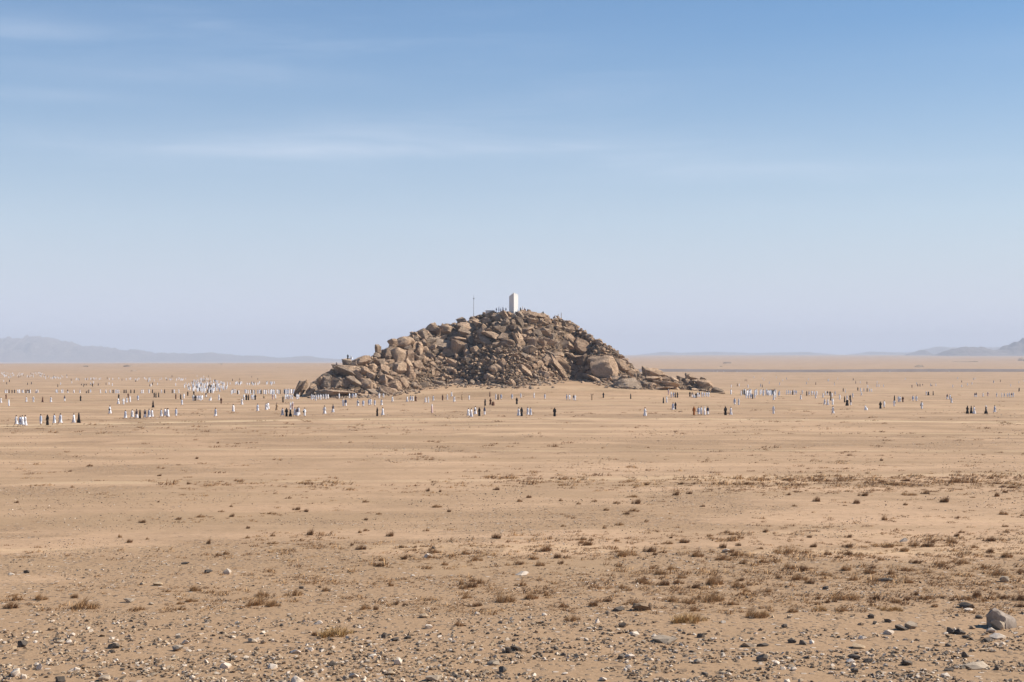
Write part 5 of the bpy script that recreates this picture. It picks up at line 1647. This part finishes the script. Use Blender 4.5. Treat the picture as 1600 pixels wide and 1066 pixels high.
TUFT = []
for i in range(5):
    TUFT.append(np_mesh('dry_shrub', *tuft_arrays(680, 2000 + i, 1.0, 0.42, 0.66, 0.0065), [M_STRAW]))
for i in range(5):
    TUFT.append(np_mesh('dry_shrub', *tuft_arrays(620, 2100 + i, 0.75, 0.35, 0.70, 0.0065), [M_TWIG]))
for i in range(3):
    TUFT.append(np_mesh('dry_shrub', *tuft_arrays(850, 2200 + i, 1.1, 0.2, 0.60, 0.0065), [M_TAWNY]))
KS = {'s': (0, 5), 'd': (5, 5), 'y': (10, 3)}
SH = [(122, 950, 60, 20, 's', 'broad sparse straw shrub spread on the left sand'), (15, 951, 30, 16, 'd', 'dark dense shrub at left edge of the foreground'), (25, 938, 18, 14, 's', None), (60, 937, 28, 12, 's', 'slanting straw shrub right of the dark shrub at left edge'), (115, 934, 20, 9, 'd', None), (218, 953, 16, 9, 's', None), (279, 953, 20, 10, 's', None),
      (297, 940, 24, 9, 's', None), (305, 923, 11, 7, 'd', None), (398, 945, 58, 18, 's', 'wide straw shrub by the left of centre, two clumps together'), (405, 932, 28, 14, 's', None), (457, 930, 26, 16, 's', 'rounded straw shrub right of the wide double clump'), (508, 924, 16, 11, 's', None),
      (609, 916, 12, 11, 's', None), (517, 992, 66, 20, 'y', 'biggest tawny grass shrub, lowest of the foreground left of centre'), (492, 993, 18, 9, 'd', None), (563, 859, 22, 11, 'd', 'dark compact shrub left of centre on middle sand'), (549, 852, 8, 6, 'd', None), (633, 874, 17, 9, 'd', None), (670, 872, 18, 9, 's', None),
      (627, 856, 10, 7, 'd', None), (648, 856, 10, 5, 'd', None), (678, 864, 22, 9, 's', None), (725, 866, 19, 9, 's', None), (740, 876, 26, 10, 's', None), (692, 883, 16, 9, 's', None), (665, 889, 14, 9, 's', None), (750, 912, 15, 13, 's', None), (719, 914, 11, 12, 's', None), (725, 935, 24, 10, 's', None), (782, 941, 44, 22, 's', 'tall straw shrub at centre, leaning to the right'),
      (742, 948, 30, 9, 'd', None), (585, 953, 14, 10, 'd', None), (620, 945, 14, 9, 'd', None), (668, 980, 17, 12, 's', 'small straw shrub behind the white stone at lower centre'), (713, 978, 22, 13, 's', 'neat fan shaped straw shrub right of white stone at lower centre'),
      (850, 862, 36, 14, 'd', 'dark wide shrub at centre where gravel begins, larger of two'), (868, 872, 18, 11, 'd', 'small dark shrub touching the dark wide shrub at centre'), (920, 852, 26, 8, 'd', None), (970, 868, 46, 11, 's', None), (1015, 862, 26, 13, 'd', None), (1035, 864, 12, 9, 's', None), (1065, 848, 26, 9, 'd', None),
      (1085, 870, 28, 12, 's', None), (1125, 875, 32, 12, 's', None), (1130, 856, 16, 11, 'd', None), (1153, 853, 12, 7, 'd', None), (1160, 881, 17, 10, 's', None), (1190, 879, 20, 8, 's', None), (1045, 890, 28, 9, 's', None), (965, 886, 13, 9, 's', None), (1035, 915, 26, 13, 'd', None), (1058, 912, 22, 12, 's', None), (1110, 914, 38, 22, 's', 'tallest straw shrub right of centre'),
      (1082, 919, 28, 11, 'd', None), (1148, 918, 30, 15, 's', None), (1090, 939, 66, 16, 's', 'long low shrub belt right of centre below tallest straw shrub'), (1112, 938, 36, 18, 's', None), (1048, 940, 26, 10, 's', None), (1070, 970, 62, 21, 'y', 'wide tawny shrub right of large brown rock mass'), (1172, 965, 46, 19, 's', 'leaning dark based shrub right of wide tawny shrub'), (1190, 962, 26, 14, 'y', None), (892, 970, 32, 14, 's', 'lone straw shrub at the gravel edge right of centre'),
      (825, 936, 32, 14, 's', None), (853, 931, 14, 10, 's', None), (970, 919, 16, 10, 's', None), (812, 915, 18, 12, 's', None), (808, 882, 22, 8, 'd', None), (832, 874, 18, 8, 's', None), (875, 881, 14, 7, 'd', None), (950, 940, 22, 9, 'd', None), (1195, 925, 18, 10, 's', None),
      (1225, 864, 52, 14, 's', 'broad shrub belt right of centre at the shrub band'), (1272, 855, 20, 8, 'd', None), (1322, 855, 24, 8, 'd', None), (1290, 867, 18, 11, 's', None), (1337, 868, 22, 9, 's', None), (1380, 854, 62, 8, 's', None), (1410, 862, 22, 8, 's', None), (1440, 854, 46, 9, 'd', None), (1482, 848, 22, 12, 's', None), (1545, 846, 26, 10, 'd', None), (1250, 892, 26, 13, 'd', 'dark based shrub right of centre amid the shrub band'),
      (1215, 904, 14, 8, 's', None), (1243, 906, 32, 13, 's', None), (1285, 899, 26, 9, 's', None), (1330, 907, 17, 15, 's', 'upright straw shrub amid the right shrub band'), (1357, 895, 24, 11, 's', None), (1390, 898, 18, 13, 's', None), (1412, 892, 18, 9, 's', None), (1308, 936, 62, 15, 's', 'widest low shrub in the right shrub band'), (1282, 954, 20, 14, 'y', None), (1313, 955, 26, 11, 's', None), (1235, 957, 24, 10, 's', None),
      (1392, 953, 36, 13, 'y', 'tawny shrub at the right where gravel begins'), (1430, 880, 24, 9, 'd', None), (1488, 880, 42, 11, 's', None), (1470, 885, 16, 12, 's', None), (1535, 888, 13, 9, 's', None), (1555, 899, 30, 13, 's', None), (1592, 938, 28, 15, 'd', 'dark shrub cut by the right edge above the boulder'), (1505, 937, 26, 10, 's', None), (1445, 936, 30, 10, 's', None), (1375, 908, 24, 6, 'd', None), (1275, 945, 12, 7, 's', None), (1360, 946, 16, 7, 's', None),
      (1275, 784, 15, 12, 'd', 'dark round shrub right of centre on the open sand'), (1335, 787, 20, 9, 'd', None), (1477, 785, 24, 11, 'd', 'dark round shrub at right on pale sand, largest of its row'), (1347, 775, 22, 8, 'd', None), (1415, 774, 32, 7, 's', None), (1445, 772, 18, 7, 'd', None), (1555, 776, 17, 9, 'd', None), (1380, 813, 13, 10, 's', None), (1324, 840, 16, 7, 'd', None), (1265, 840, 11, 6, 'd', None), (1232, 774, 12, 6, 'd', None), (1376, 754, 24, 5, 'd', None),
      (1390, 757, 60, 5, 's', None), (1490, 754, 42, 10, 's', None), (1547, 748, 14, 6, 'd', None), (1565, 762, 12, 6, 'd', None), (1376, 720, 8, 5, 'd', 'tiny dark shrub standing alone on bare sand right of centre'), (1228, 750, 36, 5, 's', None), (1275, 750, 24, 4, 'd', None), (1320, 751, 36, 5, 's', None), (1580, 763, 16, 6, 'd', None), (1568, 770, 14, 6, 'd', None), (1418, 752, 20, 6, 'd', None),
      (1055, 774, 15, 9, 'd', 'dark tuft right of centre, larger of a pair on open sand'), (1077, 772, 12, 7, 'd', None), (986, 777, 18, 7, 's', None), (1008, 758, 13, 5, 'd', None), (1065, 757, 16, 5, 'd', None), (1083, 757, 9, 5, 'd', None), (1165, 757, 34, 7, 'd', None), (928, 784, 9, 6, 's', None), (962, 787, 14, 6, 's', None), (945, 798, 14, 6, 's', None), (988, 799, 20, 7, 's', None), (1008, 815, 10, 5, 's', None), (1097, 792, 11, 5, 'd', None),
      (824, 778, 15, 6, 'd', None), (810, 784, 12, 6, 's', None), (875, 783, 8, 6, 's', None), (902, 788, 11, 5, 's', None), (1040, 850, 20, 8, 's', None), (923, 845, 10, 8, 's', None), (943, 826, 9, 6, 's', None), (878, 823, 12, 5, 's', None), (1141, 836, 12, 8, 's', None), (1152, 841, 18, 8, 's', None), (1108, 838, 13, 6, 's', None), (1196, 832, 11, 7, 'd', None),
      (462, 797, 17, 7, 'd', None), (479, 800, 12, 7, 'd', None), (418, 803, 24, 5, 's', None), (570, 785, 13, 6, 's', None), (486, 836, 18, 12, 'd', 'dark upright shrub left of centre on bare sand'), (608, 838, 18, 10, 'd', 'dark low shrub right of the dark upright one left of centre'), (572, 813, 10, 6, 'd', None), (665, 830, 10, 7, 's', None), (700, 800, 11, 6, 'd', None), (679, 793, 22, 6, 's', None), (668, 768, 9, 8, 'd', None), (688, 769, 7, 6, 'd', None),
      (775, 766, 14, 7, 'd', None), (591, 804, 12, 5, 's', None), (561, 833, 8, 7, 's', None), (570, 830, 13, 6, 's', None), (424, 838, 12, 7, 's', None), (450, 779, 10, 6, 's', None), (200, 848, 15, 8, 'd', None), (327, 850, 12, 10, 'd', 'small fan shaped dark shrub on the middle left sand'), (221, 817, 18, 7, 'd', None), (385, 841, 11, 6, 's', None), (278, 812, 12, 6, 'd', None), (230, 843, 7, 5, 's', None), (186, 840, 9, 7, 's', None),
      (340, 693, 6, 4, 'd', None), (308, 717, 8, 5, 'd', None), (139, 729, 14, 5, 'd', None), (293, 757, 8, 6, 'd', None), (110, 737, 10, 3, 'd', None), (112, 762, 8, 5, 's', None), (310, 808, 20, 6, 's', None), (345, 800, 10, 5, 's', None), (386, 826, 10, 6, 'd', None), (250, 744, 12, 4, 'd', None), (25, 786, 10, 5, 'd', None), (360, 792, 8, 5, 's', None)]


def put_shrub(x, y, z, W, H, kd, k, label, grp):
    a, n = KS[kd]
    o = link('dry_shrub', TUFT[a + k % n])
    o.scale = (W * 0.85, W * 0.8 * random.uniform(0.7, 1.1), H / 0.46)
    o.rotation_euler = (0, 0, random.uniform(-0.45, 0.45))
    o.location = (x, y, z)
    tag(o, label, 'shrub', grp)


SN = {'s': 'straw coloured', 'd': 'dark twiggy', 'y': 'tawny'}


def shrub_cands(n, y0, y1, pw, right):
    out = []
    while len(out) < n:
        py = y0 + (y1 - y0) * random.random() ** pw
        px = random.uniform(-60, 1660)
        dens = 0.35 + 0.5 * float(vnoise(px / 160, py / 14, 55)) + right * (px - 800) / 1600
        if random.random() < dens:
            out.append((px, py))
    return out


more = []
for px, py in shrub_cands(292 - len(SH), 770, 955, 0.8, 0.9):
    w = (py - HZ) * 0.055 * random.uniform(0.55, 1.5)
    more.append((px, py, w, w * random.uniform(0.35, 0.55), random.choice('sssdd'), None))
ALLS = SH + more
lb = landmark_labels([(s[0], s[1], f"{'low' if s[3] < 0.36 * s[2] else 'bushy' if s[3] < 0.6 * s[2] else 'upright'} {SN[s[4]]} shrub") for s in ALLS])
x, y, z = trace(ground_z, [s[0] for s in ALLS], [s[1] for s in ALLS])
for i, s in enumerate(ALLS):
    k = y[i] / F
    put_shrub(float(x[i]), float(y[i]), float(z[i]), s[2] * k, s[3] * k, s[4], i, s[5] or lb[i], 'dry shrubs scattered over the plain')

# all the smaller tufts together
def scrub():
    small = [tuft_arrays(46, 2300 + i, 1.1, 0.35, 0.6, 0.017) for i in range(10)]
    c = shrub_cands(1100, 640, 775, 0.85, 0.25) + shrub_cands(2300, 765, 960, 0.7, 0.5) + shrub_cands(160, 612, 650, 0.9, 0.2) + shrub_cands(600, 743, 770, 1.0, 1.6) + shrub_cands(700, 830, 940, 1.0, 1.2)
    x, y, z = trace(ground_z, [p[0] for p in c], [p[1] for p in c])
    Vs, Ts, Ms, off = [], [], [], 0
    for i, (px, py) in enumerate(c):
        V, T = small[i % 10]
        w = (0.25 + 0.75 * random.random() ** 2) * (1.0 if py > 760 else 1.5 if py > 700 else 2.4)
        if i >= len(c) - 1300:
            w *= 1.5
        W = V * np.array([w, w, w * random.uniform(0.35, 0.7)]) + np.array([x[i], y[i], z[i]])
        Vs.append(W); Ts.append(T + off); off += len(V)
        Ms.append(np.full(len(T), 1 if (random.random() < 0.55 or py < 720) else 0))
    me = np_mesh('scrub', np.concatenate(Vs), np.concatenate(Ts), [M_STRAW, M_TWIG], np.concatenate(Ms))
    o = link('scrub', me)
    tag(o, 'thin scatter of small dry tufts all over the plain', kind='stuff')


scrub()

# ------------------------------------------------------------------ haze over the whole plain
def build_haze():
    m, t = new_mat('haze')
    v = t.n('ShaderNodeVolumePrincipled')
    v.inputs['Color'].default_value = HAZE_COL
    v.inputs['Density'].default_value = HAZE_DEN
    v.inputs['Anisotropy'].default_value = 0.0
    o = t.n('ShaderNodeOutputMaterial')
    t.l(v.outputs[0], o.inputs['Volume'])
    bm = box_bm(0, 0, 60, 43500, 43500, 420)
    ob = link('haze', bm_mesh('haze', bm, m))
    tag(ob, kind='stuff')


HAZE_COL = (0.86, 0.90, 1.0, 1)
HAZE_DEN = 0.85e-4
build_haze()
